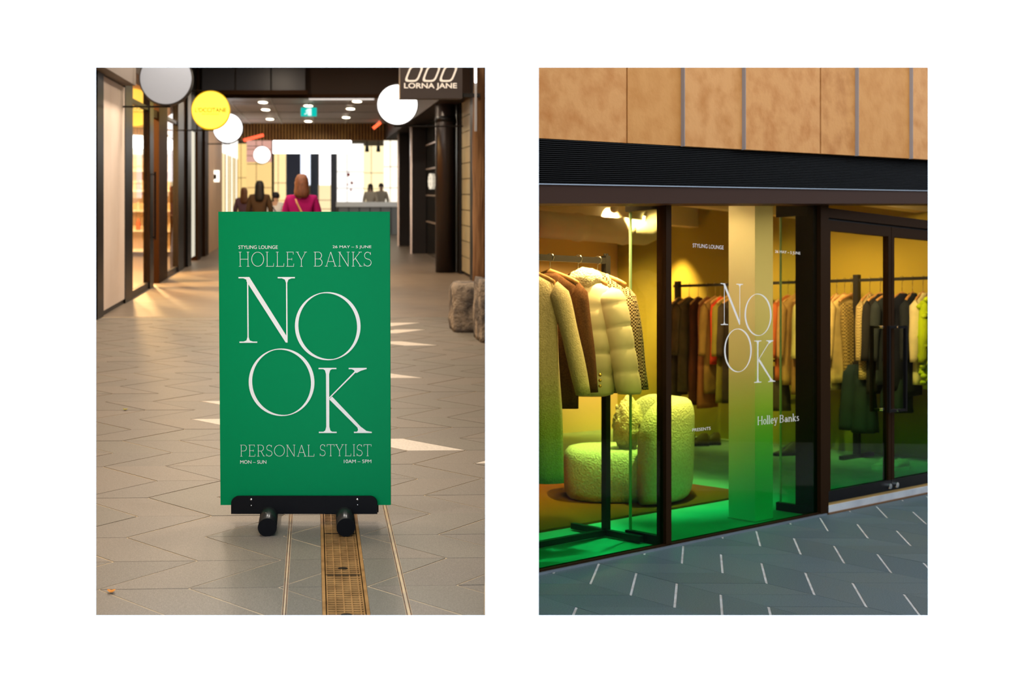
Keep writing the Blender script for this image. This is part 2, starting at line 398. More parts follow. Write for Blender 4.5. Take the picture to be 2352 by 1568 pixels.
# chevron lattice: rows across, joints zigzag between lattice points
PW, PS, A0, Y0, YAW = 0.328, 0.29725, -0.784, 3.975, 0.033
def lat(k, i): a = A0 + k * PW; return (a, Y0 + i * PS + YAW * (a + .62))
GROOVES = ((-9, -.110), (-.092, .030), (.196, .318), (.340, 9))
white_pts = []
for x, y in ((960, 1028), (925, 741), (930, 762), (950, 790), (930, 866), (490, 972), (503, 926), (490, 716), (1105, 1062)):
    Y = F * EYE / (y - 440); white_pts.append(((x - 720) * Y / F, Y))
def inside(p, poly):
    c = False
    for i in range(len(poly)):
        a, b = poly[i], poly[i - 1]
        if (a[1] > p[1]) != (b[1] > p[1]) and p[0] < (b[0] - a[0]) * (p[1] - a[1]) / (b[1] - a[1]) + a[0]: c = not c
    return c
for i in range(-1, 30):
    for k in range(-9, 12):
        q = [lat(k, i), lat(k + 1, i), lat(k + 2, i + 1), lat(k + 1, i + 1)] if i % 2 == 0 else [lat(k + 1, i), lat(k + 2, i), lat(k + 1, i + 1), lat(k, i + 1)]
        cx = sum(p[0] for p in q) / 4; cy = sum(p[1] for p in q) / 4
        px = 720 + cx * F / cy; half = .36 * F / cy
        if cy > PAVE_END - .05 or cy < WY + .02 or px + half < 215 or px - half > 1120 or cx < -2.5: continue
        wh = any(inside(w, q) for w in white_pts)
        q = inset(q, (.0012, .0034, .0012, .0034))
        q = clip(q, lambda p: PAVE_END - p[1]); q = clip(q, lambda p: p[1] - WY - .12)
        q = clip(q, lambda p: -.02 - (SL * p[1] + p[0] - PART * p[1])) if len(q) > 2 else q
        q = clip(q, lambda p: p[0] + 2.44) if len(q) > 2 else q
        for g0, g1 in GROOVES:
            w = clip(q, lambda p: p[0] - g0) if len(q) > 2 else []
            w = clip(w, lambda p: g1 - p[0]) if len(w) > 2 else []
            if len(w) < 3 or poly_area(w) < 4e-5: continue
            dz = random.uniform(-.0008, .0008)
            MB().prism([L(p[0], p[1], -.03) for p in w], [L(p[0], p[1], dz) for p in w]).build('paver', m_pavw if wh else random.choice(m_pav), floor)
# metal edging strips and drain
m_pit = mat('drain_pit', (.02, .014, .008), .8, spec=.1)
m_strip = mat('worn_edging', (.07, .05, .04), 0.6, 0, spec=.1, second=(.16, .085, .055), nscale=20)
for a0, a1 in ((-.108, -.094), (.320, .338)):
    MB().box(L, a0, a1, WY + .12, 10, -.03, -.0018).build('groove_fill', m_pit, floor); MB().box(L, a0, a0 + .004, WY + .12, 10, -.03, -.001).build('edging_strip', m_strip, floor)
    MB().box(L, a1 - .004, a1, WY + .12, 10, -.03, -.001).build('edging_strip', m_strip, floor)
m_brass = mat('drain_brass', (.34, .185, .065), 0.6, 0, spec=.1, second=(.22, .115, .04), nscale=14)
dr = thing('floor_drain', L(.113, WY + .12, 0), 'long brass slotted drain grate set in the paving before the green sign', 'drain')
MB().box(L, .030, .196, WY + .12, 10, -.06, -.045).build('channel', m_pit, dr)
for a0, a1, h in ((.031, .043, .0), (.183, .195, 0)):
    MB().box(L, a0, a1, WY + .12, 10, -.05, h).build('side_rail', m_brass, dr)
bar = None; Yb = WY + .13; cnt = 0
stuff = MB()
while Yb < 9.97:
    if Yb < 5.3:
        if bar is None:
            bar = MB().box(L, .047, .179, Yb, Yb + .0095, -.022, -.003).build('grate_bar', m_brass, dr); Yf = Yb
        else:
            c = bar.copy(); COL.objects.link(c); c.location = Vector(L(0, Yb, 0)) - Vector(L(0, Yf, 0))
    else: stuff.box(L, .047, .179, Yb, Yb + .0115, -.022, -.003)
    Yb += .0215
o = stuff.build('grate_bars_far', m_brass, dr); o['kind'] = 'stuff'
for a in (.047, .076, .105, .134, .163, .1745):
    MB().box(L, a, a + .0045, WY + .13, 10.0, -.024, -.001).build('long_bar', m_brass, dr)
for y0 in (4.12, 4.62, 5.12):
    MB().box(L, .046, .180, y0, y0 + .006, -.03, -.0005).build('panel_joint', m_pit, dr)
for x, y in ((790, 1304), (797, 1410)):
    Y = F * EYE / (y - 440); MB().prism([L(.113 + .018 * math.cos(u), Y + .010 * math.sin(u), -.004) for u in [k * PI / 6 for k in range(12)]],
        [L(.113 + .018 * math.cos(u), Y + .010 * math.sin(u), .0002) for u in [k * PI / 6 for k in range(12)]]).build('finger_hole', m_pit, dr)

# ---- arcade shell
m_ceil = mat('ceiling_near', (.16, .13, .11), .8)
m_ceilfar = mat('ceiling_far', (.62, .56, .56), .6)
ce = lslab(-2.9, 4.4, WY + WT, 16.4, 4.6, 4.8).build('ceiling', m_ceil); MB().box(L, -2.9, 3.0, 16.4, 23.2, 4.6, 4.8).build('ceiling_slab', m_ceil, ce); struct(ce, 'dark high ceiling over the near arcade', 'ceiling')
ce2 = MB().box(L, -6.5, 6.5, 23.2, 33.6, 3.5, 3.7).build('ceiling_lower', m_ceilfar); struct(ce2, 'pale lower ceiling at the back of the arcade', 'ceiling')
for a in (-1.9, -.95, 0.0, .95, 1.9):
    MB().box(L, a - .012, a + .012, 23.2, 33.4, 3.485, 3.5).build('ceiling_batten', m_white, ce2)
for Y in (25.4, 28.0, 30.6):
    MB().box(L, -2.6, 2.6, Y, Y + .03, 3.49, 3.5).build('ceiling_rail', mat('rail_grey', (.3, .28, .3), .5), ce2)
ce3 = MB().box(L, -9, 9, 33.6, 57, 5.0, 5.2).build('ceiling_back', mat('ceiling_back', (.7, .62, .5), .7)); struct(ce3, 'high pale ceiling over the far bright shops', 'ceiling')
wb = MB().box(L, -9, 9, 56, 56.3, -.3, 5.2).build('wall_back', mat('wall_back', (.85, .72, .5), .8)); struct(wb, 'warm bright back wall behind the far shops', 'wall')
wsl = MB().box(L, -9.2, -9, 29.4, 56, -.3, 5.2).build('wall_far_left', m_cream); struct(wsl, 'cream side wall of the far hall on the left', 'wall')
wsr = MB().box(L, 9, 9.2, 29.4, 56, -.3, 5.2).build('wall_far_right', m_cream); struct(wsr, 'cream side wall of the far hall on the right', 'wall')
# bulkhead over the passage
bk = thing('bulkhead', L(0, 23, 3.4), 'brown bulkhead spanning the arcade above the exit sign', 'bulkhead', kind='structure')
MB().box(L, -2.5, 2.9, 23.0, 23.3, 3.46, 4.7).build('face', m_brown, bk)
MB().box(L, -2.5, 2.9, 22.9, 23.0, 3.42, 3.5).build('lower_edge', m_bronze, bk)
mg = mat('smoked_glass', (.045, .047, .060), .35, spec=.25)
for x0, x1 in ((463, 540), (541, 622), (623, 702)):
    a0 = lpx(x0, 0, 22.8)[0]; a1 = lpx(x1, 0, 22.8)[0]
    MB().box(L, a0 + .01, a1 - .01, 22.8, 22.83, 3.56, 4.55).build('glass_panel', mg, bk)
MB().box(L, -2.4, -.12, 22.75, 22.85, 3.48, 3.57).build('panel_rail', m_bronze, bk)
MB().box(L, -.1, 1.3, 23.32, 23.42, 3.42, 3.495).build('light_cove', lamp_mat('cove_light', (1, .9, .82), .9), bk)
# left wall in bays
wl = MB().box(L, -2.75, -2.46, WY + WT, 12.3, -.3, 4.7).build('wall_left', mat('wall_pink', (.66, .52, .44), .7)); struct(wl, 'pale wall along the near left side of the arcade', 'wall')
t1 = thing('trim_1', L(-2.46, 12.3, 0), 'black upright frame at the near end of the left shopfronts', 'frame', kind='structure')
MB().box(L, -2.6, -2.44, 12.3, 12.66, 0, 4.6).build('post', m_black, t1)
pn = thing('hoarding_panel', L(-2.46, 12.66, 0), 'tall pale pink hoarding panel beside the left shop glass', 'panel')
m_panel = mat('pale_panel', (.93, .80, .71), .55, second=(.90, .76, .66), nscale=2)
for y0, y1 in ((12.66, 13.14), (13.15, 13.64), (13.65, 14.12)):
    MB().box(L, -2.55, -2.45, y0, y1, .06, 2.80).build('board', m_panel, pn)
MB().box(L, -2.6, -2.46, 12.66, 14.12, 0, .06).build('plinth', m_black, pn)
sf = MB().box(L, -2.75, -2.30, WY + .12, 14.1, 2.82, 4.6).build('soffit_beam', mat('soffit_grey', (.17, .145, .13), .6)); struct(sf, 'grey boxed beam over the pale hoarding panel', 'beam')
sf2 = MB().box(L, -2.75, -2.50, 14.1, 25.1, 3.12, 4.7).build('trim_2', m_brown); struct(sf2, 'brown fascia over the left shop windows', 'fascia')
m_gl = glass('clear_glass', tint=(.92, .90, .86))
def shopfront(name, Ys, label, a=-2.46, hb=.10, ht=2.66, hu=3.12, sgn=1, gm=None, pst=m_black):
    """frame posts at the Y ranges given as ('post'|'pane', Y0, Y1)"""
    r = thing(name, L(a, Ys[0][1], 0), label, 'window', kind='structure')
    for kd, y0, y1 in Ys:
        if kd == 'post': MB().box(L, a - .08, a + .02, y0, y1, 0, hu).build('post', pst, r)
        else:
            MB().box(L, a - .04, a - .03, y0, y1, hb, ht).build('pane', gm or m_gl, r)
            MB().box(L, a - .04, a - .03, y0, y1, ht + .06, hu).build('upper_pane', gm or m_gl, r)
            MB().box(L, a - .06, a, y0, y1, 0, hb).build('sill', pst, r); MB().box(L, a - .06, a, y0, y1, ht, ht + .06).build('transom', pst, r)
    return r
shopfront('window_1', (('post', 14.12, 14.7), ('pane', 14.7, 16.25), ('post', 16.25, 16.62)), 'black framed shop window next to the pale hoarding panel')
dz = thing('door_1', L(-2.46, 16.62, 0), 'open doorway of the amber shop with a slim black pull handle', 'door', kind='structure')
MB().box(L, -2.54, -2.44, 17.2, 18.2, 0, 3.12).build('jamb', m_bronze, dz); MB().box(L, -2.52, -2.46, 16.62, 17.2, 2.60, 2.72).build('head', m_bronze, dz)
hd = MB().tube([L(-2.40, 16.5, .72), L(-2.40, 16.5, 1.75)], .014).build('handle', m_black, dz)
for h in (.76, 1.71): MB().tube([L(-2.40, 16.5, h), L(-2.46, 16.5, h)], .010).build('standoff', m_black, hd)
shopfront('window_2', (('pane', 18.2, 19.65), ('post', 19.65, 20.5)), 'narrow black framed shop window behind the amber doorway')
t3 = thing('trim_3', L(-2.46, 20.5, 0), 'dark ribbed wall piers with a slit of light between them', 'pier', kind='structure')
for y0, y1, d in ((20.5, 20.9, .0), (20.9, 21.5, .05), (21.5, 22.0, -.03), (22.95, 23.6, .02), (23.6, 24.3, -.02), (24.3, 25.1, .04)):
    MB().box(L, -2.7, -2.46 + d, y0, y1, 0, 4.6).build('pier_face', random.choice((m_bronze, m_black, m_dark)), t3)
MB().box(L, -2.60, -2.50, 22.0, 22.95, .1, 2.7).build('light_slit', lamp_mat('slit_light', (1, .93, .74), .75), t3)
MB().box(L, -2.62, -2.46, 22.0, 22.95, 2.7, 4.6).build('lintel', m_dark, t3)
pw = MB().box(L, -2.8, -2.46, 25.1, 29.3, 0, 4.6).build('wall_left_peach', mat('peach_wall', (.78, .52, .30), .6, second=(.72, .48, .28), nscale=1.5)); struct(pw, 'peach wall on the left towards the back of the arcade', 'wall')
# shop behind windows 1 and 2
m_amber = mat('amber_wall', (.85, .45, .07), .6)
sh = thing('shop_interior', L(-4, 14.2, 0), 'amber walled shop interior seen through the left windows', 'shop', kind='structure')
MB().box(L, -6.3, -6.2, 14.0, 25, 0, 3.4).build('side_wall', m_amber, sh); MB().box(L, -6.2, -2.75, 24.9, 25.05, 0, 3.4).build('end_wall', m_cream, sh)
MB().box(L, -6.2, -2.6, 13.95, 14.05, 0, 3.4).build('near_wall', m_amber, sh); MB().box(L, -6.3, -2.55, 13.95, 25.05, 3.3, 3.4).build('shop_ceiling', m_cream, sh)
MB().box(L, -4.9, -2.8, 24.6, 24.88, 2.30, 2.62).build('light_box', lamp_mat('lightbox_white', (1, .97, .9), 2.2), sh)
cb = thing('display_cabinet', L(-3.6, 24.2, 0), 'pale display shelving at the end of the amber shop', 'shelving')
MB().box(L, -4.9, -2.85, 24.75, 24.85, 0, 2.2).build('back', m_cream, cb)
for h in (.1, .55, 1.0, 1.45, 1.9): MB().box(L, -4.9, -2.85, 24.4, 24.75, h, h + .04).build('shelf', m_white, cb)
for j, (a, h) in enumerate([(a0, h0) for h0 in (.59, 1.04, 1.49) for a0 in (-4.7, -4.45, -4.2, -3.95, -3.7, -3.45, -3.2)]):
    hh = random.uniform(.14, .26); c = random.choice(((.9, .6, .1), (.85, .8, .7), (.6, .25, .08), (.75, .2, .1)))
    mb = MB(); mb.tube([L(a, 24.55, h), L(a, 24.55, h + hh * .7), L(a, 24.55, h + hh * .78), L(a, 24.55, h + hh)], [.05, .05, .02, .02], 10)
    tag(mb.build('bottle', mat('bottle_%d' % (hash(c) % 97), c, .3), org=L(a, 24.55, h)), 'small bottle on the shelves inside the amber shop', 'bottle', 'bottles in the amber shop')
for a, Y in ((-3.6, 16.6), (-3.8, 19.0), (-3.8, 22.0)):
    dl = thing('shop_downlight', L(a, Y, 3.3), 'recessed downlight inside the amber shop', 'downlight', 'downlights in the amber shop')
    MB().tube([L(a, Y, 3.26), L(a, Y, 3.3)], .1, 16).build('lens', lamp_mat('lens_warm', (1, .8, .5), 6), dl)
    area('shop_light', L(a, Y, 3.24), L(a, Y, 0), .3, 480, (1, .62, .25), parent=dl)
# ---- disc signs
def disc_sign(name, a, Y, label, face, rim, wall_a, s=1, text=None, r=.345, hc=2.895):
    o = thing(name, L(a, Y, hc), label, 'sign', 'round projecting shop signs')
    mk = lambda rr, y0, y1: MB().loft([[L(a + rr * math.cos(k * PI / 32), Y + y, hc + rr * math.sin(k * PI / 32) - RISE * y) for k in range(64)] for y in (y0, y1)])
    mk(r, -.05, .05).build('drum', rim, o, False); mk(r * .955, -.054, -.05).build('face', face, o)
    mk(r * .955, .05, .054).build('back_face', face, o)
    for h in (hc - r - .008, hc + r + .008):
        MB().tube([L(wall_a, Y, h), L(a + s * .05, Y, h)], .012, 8).build('arm', m_black, o)
    return o
m_rim = mat('sign_rim', (.02, .018, .018), .5)
disc_sign('round_sign', -1.892, 14.0, 'unlit pale grey round sign with black rim, largest at upper left', mat('unlit_face', (.34, .40, .52), .5, spec=.1), m_rim, -2.46)
ys = disc_sign('round_sign', -1.828, 19.4, 'glowing yellow round sign on the left side', mat('yellow_face', (1, .78, .04), .5, emit=(1, .86, .10), estr=1.0), lamp_mat('yellow_rim', (1, .55, .0), .75), -2.46)
mtx = mat('sign_ochre', (.20, .15, .0), .6, emit=(.45, .36, .0), estr=.45)
fnY = lambda u, v, d: L(u, 19.4 - .054 - d, v)
letters('lettering', font_poly("L'OCCITANE", .03), (-1.828 - .28, -1.828 + .28, 2.86, 2.945), fnY, mtx, ys, .002)
letters('lettering', font_poly("EN PROVENCE", .02), (-1.828 - .15, -1.828 + .15, 2.815, 2.84), fnY, mtx, ys, .002)
m_wface = lamp_mat('white_face', (1, .97, .95), 2.6)
disc_sign('round_sign', -1.955, 24.9, 'glowing white round sign just behind the yellow one', m_wface, m_rim, -2.46)
disc_sign('round_sign', 1.40, 18.2, 'glowing white round sign on the right behind the dark sign box', m_wface, m_rim, 2.5, -1)
for x, y, r, lb in ((602, 356, 20, 'small white round sign far back above the dark haired person'), (552, 364, 18.5, 'smallest white round sign at far left of the back hall'), (655, 358, 17, 'distant white round sign tucked under the wide white light box')):
    Y = .345 * F / r; a, h = lpx(x, y, Y)
    ds = disc_sign('round_sign', a, Y, lb, m_wface, m_rim, a - .6, hc=h); MB().tube([L(a, Y, h + .34), L(a, Y, 5.0)], .012, 6).build('drop_rod', m_black, ds)
# ---- dark sign box on the right with outlined leaves and lettering
YS = 11.7
sb = thing('sign_box', L(*[lpx(991, 226, YS)[0], YS, lpx(991, 226, YS)[1]]), 'dark brown hanging sign box with three slanted loops and lettering', 'sign')
a0, hb = lpx(919, 226, YS); a1, _ = lpx(1062, 226, YS)
MB().box(L, a0, a1, YS, YS + .18, hb, hb + .62).build('box', mat('sign_brown', (.040, .024, .022), .45), sb)
m_glow = lamp_mat('sign_glow', (1, .80, .60), 1.0)
fnS = lambda u, v, d: L(u, YS - d, v)
def spx(x, y): return lpx(x, y, YS)
(u0, v0), (u1, v1) = spx(928, 206.5), spx(1049.5, 190.5)
letters('lettering', font_poly('LORNA JANE', .022), (u0, u1, v0, v1), fnS, m_glow, sb, .004)
for x in (929, 969, 1008):
    (u0, v0), (u1, v1) = spx(x, 188), spx(x + 44, 150)
    mb = MB(); n = 40; outer = []; inner = []
    for k in range(n):
        th = 2 * PI * k / n; c, s_ = math.cos(th), math.sin(th)
        ex, ey = math.copysign(abs(c) ** .45, c), math.copysign(abs(s_) ** .45, s_)
        for lst, q in ((outer, 1), (inner, .72)):
            yy = ey * .5 * (q if q == 1 else .78); xx = ex * .36 * q
            lst.append(fnS(u0 + (u1 - u0) * (.5 + xx + yy * .34), v0 + (v1 - v0) * (.5 + yy), .004))
    mb.add(outer + inner, [(k, (k + 1) % n, n + (k + 1) % n, n + k) for k in range(n)]).build('emblem_loop', m_glow, sb)
# timber post, rocks
m_timber = mat('rough_timber', (.26, .13, .05), .8, second=(.14, .06, .02), nscale=7, stretch=(3, 3, .3), bump=(18, .6, .03))
tp = thing('timber_post', L(1.83, 11.8, 0), 'rough brown timber post at the right edge of the arcade', 'post')
mb = MB(); rings = []
for j in range(16):
    h = .3 + j * .29
    rings.append([L(1.83 + (.088 + .018 * noise.noise(Vector((math.cos(u) * 2, math.sin(u) * 2, h * 1.3)))) * math.cos(u), 11.9 + .09 * math.sin(u), h) for u in [2 * PI * k / 14 for k in range(14)]])
mb.loft(rings).build('trunk', m_timber, tp, True)
MB().box(L, a1, 1.80, YS + .06, YS + .1, hb + .02, hb + .06).build('sign_bracket', m_black, tp)
tl = thing('tube_light', L(1.745, 11.7, 2.6), 'slim white tube light fixed beside the timber post', 'lamp')
MB().tube([L(1.742, 11.7, 2.62), L(1.742, 11.7, 2.85)], .014).build('tube', lamp_mat('tube_white', (1, .98, .95), 3), tl); MB().box(L, 1.735, 1.76, 11.72, 11.74, 2.1, 3.0).build('bracket', mat('tube_grey', (.3, .3, .32), .4, .6), tl)
m_rock = mat('rough_rock', (.30, .24, .18), .85, second=(.085, .07, .062), nscale=5, ndet=8, nmix=(.42, .58), bump=(22, .9, .04))
def rock(a0, a1, Y0_, Y1_, h1, label, seed):
    mb = MB(); n = 24; rings = []; c = ((a0 + a1) / 2, (Y0_ + Y1_) / 2)
    for j in range(13):
        h = h1 * j / 12; k_ = 1 - .10 * (j / 12) ** 6 - (.12 if j == 12 else 0) - .05 * (1 - j / 12) ** 3; ring = []
        for k in range(n):
            u = 2 * PI * k / n; cu, su = math.cos(u), math.sin(u)
            ex, ey = math.copysign(abs(cu) ** .35, cu), math.copysign(abs(su) ** .35, su)
            q = 1 + .10 * noise.noise(Vector((ex * 1.7 + seed, ey * 1.7, h * 5))) + .05 * noise.noise(Vector((ex * 5 + seed, ey * 5, h * 14)))
            ring.append(L(c[0] + ex * (a1 - a0) / 2 * k_ * q, c[1] + ey * (Y1_ - Y0_) / 2 * k_ * q, h * (1 + .04 * noise.noise(Vector((ex, ey, seed))))))
        rings.append(ring)
    o = mb.loft(rings).build('rock', m_rock, None, True, org=L(c[0], c[1], 0)); tag(o, label, 'rock', 'rough stone blocks by the timber post')
rock(1.44, 1.80, 11.2, 11.66, .50, 'squat rough stone block at the foot of the timber post', 1)
rock(1.60, 1.70, 10.42, 10.98, .60, 'darker stone block cut by the right edge, nearer than the squat one', 5)
# ---- right wall of the arcade
wr = MB().box(L, 2.66, 2.9, 14.8, 33.5, -.1, 4.7).build('wall_right', m_dark); struct(wr, 'dark wall along the right side of the arcade', 'wall')
rb = MB().box(L, 2.15, 2.66, 18.0, 33.4, 3.02, 4.6).build('beam_right', m_brown); struct(rb, 'dark brown overhead beam along the right shops', 'beam')
m_greengl = mat('frosted_green_glass', (.36, .33, .22), .35, second=(.28, .27, .19), nscale=2)
gd = thing('door_2', L(2.62, 17.3, 0), 'green tinted glass door in a black frame on the right', 'door', kind='structure')
MB().box(L, 2.58, 2.7, 17.3, 17.95, 0, 4.6).build('jamb', m_black, gd); MB().box(L, 2.58, 2.7, 19.2, 20.0, 0, 4.6).build('jamb', m_black, gd)
for k in range(11): MB().box(L, 2.62, 2.65, 17.95, 19.2, .06 + k * .27, .06 + k * .27 + .255).build('glass_panel', m_greengl, gd)
MB().box(L, 2.60, 2.66, 17.95, 19.2, 3.03, 4.6).build('header', m_bronze, gd)
cl = thing('round_column', L(2.38, 19.6, 0), 'tall dark round column on the right of the arcade', 'column')
m_col = mat('column_bronze', (.022, .014, .012), .3, .2)
MB().tube([L(2.38, 19.6, 0), L(2.38, 19.6, 4.6)], .185, 32).build('shaft', m_col, cl, True)
MB().tube([L(2.38, 19.6, 2.68), L(2.38, 19.6, 2.78)], .192, 32).build('collar', m_black, cl, True)
for nm, a0, Y_, lb in (('pier', 2.31, 25.5, 'dark square pier on the right with a pale lit edge'), ('pier', 2.28, 29.0, 'furthest dark square pier on the right')):
    p = thing(nm, L(a0, Y_, 0), lb, 'pier', 'square piers along the right side')
    MB().box(L, a0, 2.64, Y_, Y_ + .6, 0, 3.0).build('shaft', mat('pier_brown', (.011, .008, .008), .5, spec=.2), p); MB().box(L, a0 - .04, a0, Y_ + .02, Y_ + .08, 0, 3.0).build('edge_strip', mat('edge_steel', (.6, .52, .5), .25, .8), p)
w3 = thing('window_3', L(2.62, 23, 0), 'dark shop window on the right with lit shelves and a pale emblem', 'window', kind='structure')
MB().box(L, 2.64, 2.66, 22.9, 25.3, 0, 3.0).build('pane', mat('dark_pane', (.02, .02, .018), .08, spec=.6), w3)
for h in (.75, 1.35, 1.95, 2.5): MB().box(L, 2.60, 2.65, 23.0, 25.2, h, h + .03).build('shelf', mat('shelf_copper', (.42, .3, .22), .35, .6), w3)
for k in range(11):
    u = k * 2 * PI / 10; rr = .1 if k < 10 else 0
    MB().tube([L(2.59, 24.3 + 3.0 * rr * math.cos(u), 1.68 + 1.4 * rr * math.sin(u)), L(2.63, 24.3 + 3.0 * rr * math.cos(u), 1.68 + 1.4 * rr * math.sin(u))], .04, 8).build('emblem_dot', lamp_mat('emblem_glow', (1, .88, .68), .9), w3)
ps = MB().box(L, 2.575, 2.6, 22.55, 22.75, 0, 3.0).build('trim_4', mat('edge_steel2', (.55, .45, .36), .3, .8)); struct(ps, 'slim pale metal strip behind the round column', 'trim')
# lit square sign on the peach wall
sq = thing('wall_sign', L(-2.3, 26.9, 1.7), 'small square lit sign projecting from the peach wall', 'sign')
MB().box(L, -2.54, -2.33, 26.9, 26.98, 1.69, 1.98).build('frame', lamp_mat('sq_glow', (1, .93, .78), 2.0), sq); MB().box(L, -2.47, -2.40, 26.88, 26.9, 1.76, 1.88).build('mark', m_bronze, sq)
# exit sign
ex = thing('exit_sign', L(*[lpx(709, 257, 25)[0], 25, lpx(709, 257, 25)[1]]), 'green and white running figure exit sign under the ceiling', 'sign')
m_exit = lamp_mat('exit_teal', (.0, .62, .52), .9); m_exw = lamp_mat('exit_white', (.85, 1, .97), 1.1)
a0, h1 = lpx(691, 247, 25); a1, h0 = lpx(727.5, 267, 25)
MB().box(L, a0, a1, 25, 25.05, h0, h1).build('case', m_exit, ex)
ac = (a0 + a1) / 2; hc = (h0 + h1) / 2
MB().box(L, ac - .012, ac + .060, 24.99, 25, h0 + .015, h1 - .015).build('doorway_mark', m_exw, ex)
mb = MB(); mb.tube([L(ac - .03, 24.98, hc + .055), L(ac - .03, 24.975, hc + .055)], .017, 10)
for q in (((-.035, .04), (-.045, -.01)), ((-.045, -.01), (-.01, -.03)), ((-.01, -.03), (-.02, -.075)), ((-.045, -.01), (-.065, -.045)), ((-.065, -.045), (-.10, -.05)), ((-.036, .035), (-.07, .02)), ((-.036, .03), (.0, .012))):
    mb.tube([L(ac + q[0][0], 24.985, hc + q[0][1]), L(ac + q[1][0], 24.985, hc + q[1][1])], .011, 6)
mb.build('running_figure', m_exw, ex); MB().tube([L(ac, 25.02, h1), L(ac, 25.02, 3.5)], .01, 6).build('hanger_rod', m_black, ex)
# ceiling lights at the back, and unseen ones added over the near arcade
m_lens = lamp_mat('lens_white', (1, .88, .66), 9)
def downlight(a, Y, h, power, label, group, size=.3, rr=.11, col=WARM):
    o = thing('downlight', L(a, Y, h), label, 'downlight', group)
    MB().tube([L(a, Y, h - .02), L(a, Y, h)], rr + .03, 20).build('ring', m_white, o); MB().tube([L(a, Y, h - .026), L(a, Y, h - .018)], rr, 20).build('lens', m_lens, o)
    if power: area('downlight_beam', L(a, Y, h - .05), L(a, Y, 0), size, power, col, parent=o)
for x, y, lbx in ((604, 233, 'nearest downlight of the left row in the pale back ceiling'), (610, 250, 'middle downlight of the left row in the pale back ceiling'), (620, 272, 'furthest downlight of the left row in the pale back ceiling'), (708, 241, 'downlight just above the exit sign'), (708, 277, 'downlight just below and behind the exit sign'), (820, 231, 'nearest downlight of the right row in the pale back ceiling'), (805, 248, 'middle downlight of the right row in the pale back ceiling'), (795, 268, 'furthest downlight of the right row in the pale back ceiling')):
    Y = F * (3.5 - EYE) / (440 - y); downlight(lpx(x, y, Y)[0], Y, 3.5, 14, lbx, 'downlights of the back ceiling', .2, .10)
for a in (-1.5, .6):
    for Y in (5.4, 8.4, 11.4, 14.4, 17.4, 20.6):
        if a > 0 and Y > 14 or a <= 0 or Y < 14: downlight(a, Y, 4.6, ARCADE_W, 'unseen round downlight added in the high ceiling of the near arcade', 'added downlights of the near ceiling', .35)
downlight(-1.55, 13.3, 4.6, 90, 'unseen round downlight added in the high ceiling to brighten the hoarding panel', 'added downlights of the near ceiling', .35)  # extra unseen lamp added to brighten the hoarding panel
# timber slat valance
vl = thing('slat_valance', L(0, 32.6, 3.0), 'valance of upright timber slats above the far shops', 'valance')
m_slat = mat('slat_timber', (.42, .22, .06), .55, second=(.30, .14, .04), nscale=3)
MB().box(L, -2.5, 2.6, 32.72, 32.8, 3.0, 3.5).build('backing', mat('valance_back', (.03, .02, .012), .8), vl)
for h in (2.99, 3.2): MB().box(L, -2.5, 2.6, 32.66, 32.72, h, h + .03).build('rail', m_bronze, vl)
sl = None
for k in range(54):
    a = -2.46 + k * .094
    if sl is None: sl = MB().box(L, a, a + .055, 32.6, 32.66, 2.98, 3.5).build('slat', m_slat, vl)
    else: c = sl.copy(); COL.objects.link(c); c.location = (k * .094, 0, 0)
# far lit shops
def lit(x0, x1, y0, y1, Y, name, m, label, cat, d=.12, kids=None):
    a0, h1 = lpx(x0, y0, Y); a1, h0 = lpx(x1, y1, Y)
    o = thing(name, L((a0 + a1) / 2, Y, h0), label, cat); MB().box(L, a0, a1, Y, Y + d, h0, h1).build('panel', m, o)
    MB().box(L, a0, a1, Y + d, Y + d + .04, h0, h1).build('back_box', m_bronze, o)
    if cat == 'window':
        mm = mat('far_joinery', (.40, .22, .08), .6, emit=(.8, .5, .2), estr=.0)
        for k in (1,): MB().box(L, a0 + (a1 - a0) * .38 - .012, a0 + (a1 - a0) * .38 + .012, Y - .03, Y, h0, h1).build('mullion', mm, o)
        for k in (1, 2): MB().box(L, a0, a1, Y - .04, Y, h0 + (h1 - h0) * k * .27 - .012, h0 + (h1 - h0) * k * .27 + .012).build('shelf', mm, o)
    return o
lb = lit(627, 807, 320, 352, 34, 'light_box', lamp_mat('box_white', (1, .98, .96), 5), 'wide white light box glowing above the far shops', 'sign')
a0, h1 = lpx(713, 302, 34); a1, h0 = lpx(734, 320, 34); MB().box(L, a0, a1, 34, 34.1, h0, h1).build('top_box', MATS['box_white'], lb)
for x in (640, 795):
    a0, h0 = lpx(x, 320, 34); MB().tube([L(a0, 34.05, h0), L(a0, 34.05, 5)], .02, 6).build('hanger_rod', m_black, lb)
W = lambda n, c, s: lamp_mat(n, c, s)
lit(546, 566, 330, 500, 44, 'shop_window', W('gold_a', (1, .70, .26), 1.0), 'narrow golden lit shop window left of the pink shopfront', 'window')
lit(566, 625, 318, 372, 46, 'shop_window', W('pink_a', (.95, .50, .40), 0.75), 'pinkish lit shopfront panel above the dark haired person', 'window')
lit(566, 626, 372, 500, 46.2, 'shop_window', W('gold_b', (1, .68, .26), 1.0), 'golden lit shop window behind the dark haired person', 'window')
lit(628, 657, 352, 500, 46, 'shop_window', W('gold_c', (1, .76, .36), 1.2), 'pale gold lit shop window beside the navy column', 'window')
lit(690, 713, 352, 425, 42, 'poster_light', W('blue_w', (.82, .88, 1), 1.5), 'cool white lit poster left of the woman in magenta', 'poster')
lit(733, 762, 350, 425, 42, 'poster_light', W('white_p', (1, .95, .98), 1.8), 'white lit poster right of the woman in magenta', 'poster')
lit(714, 762, 425, 500, 43, 'shop_window', W('gold_d', (1, .80, .45), 1.1), 'cream lit shop front low behind the woman in magenta', 'window')
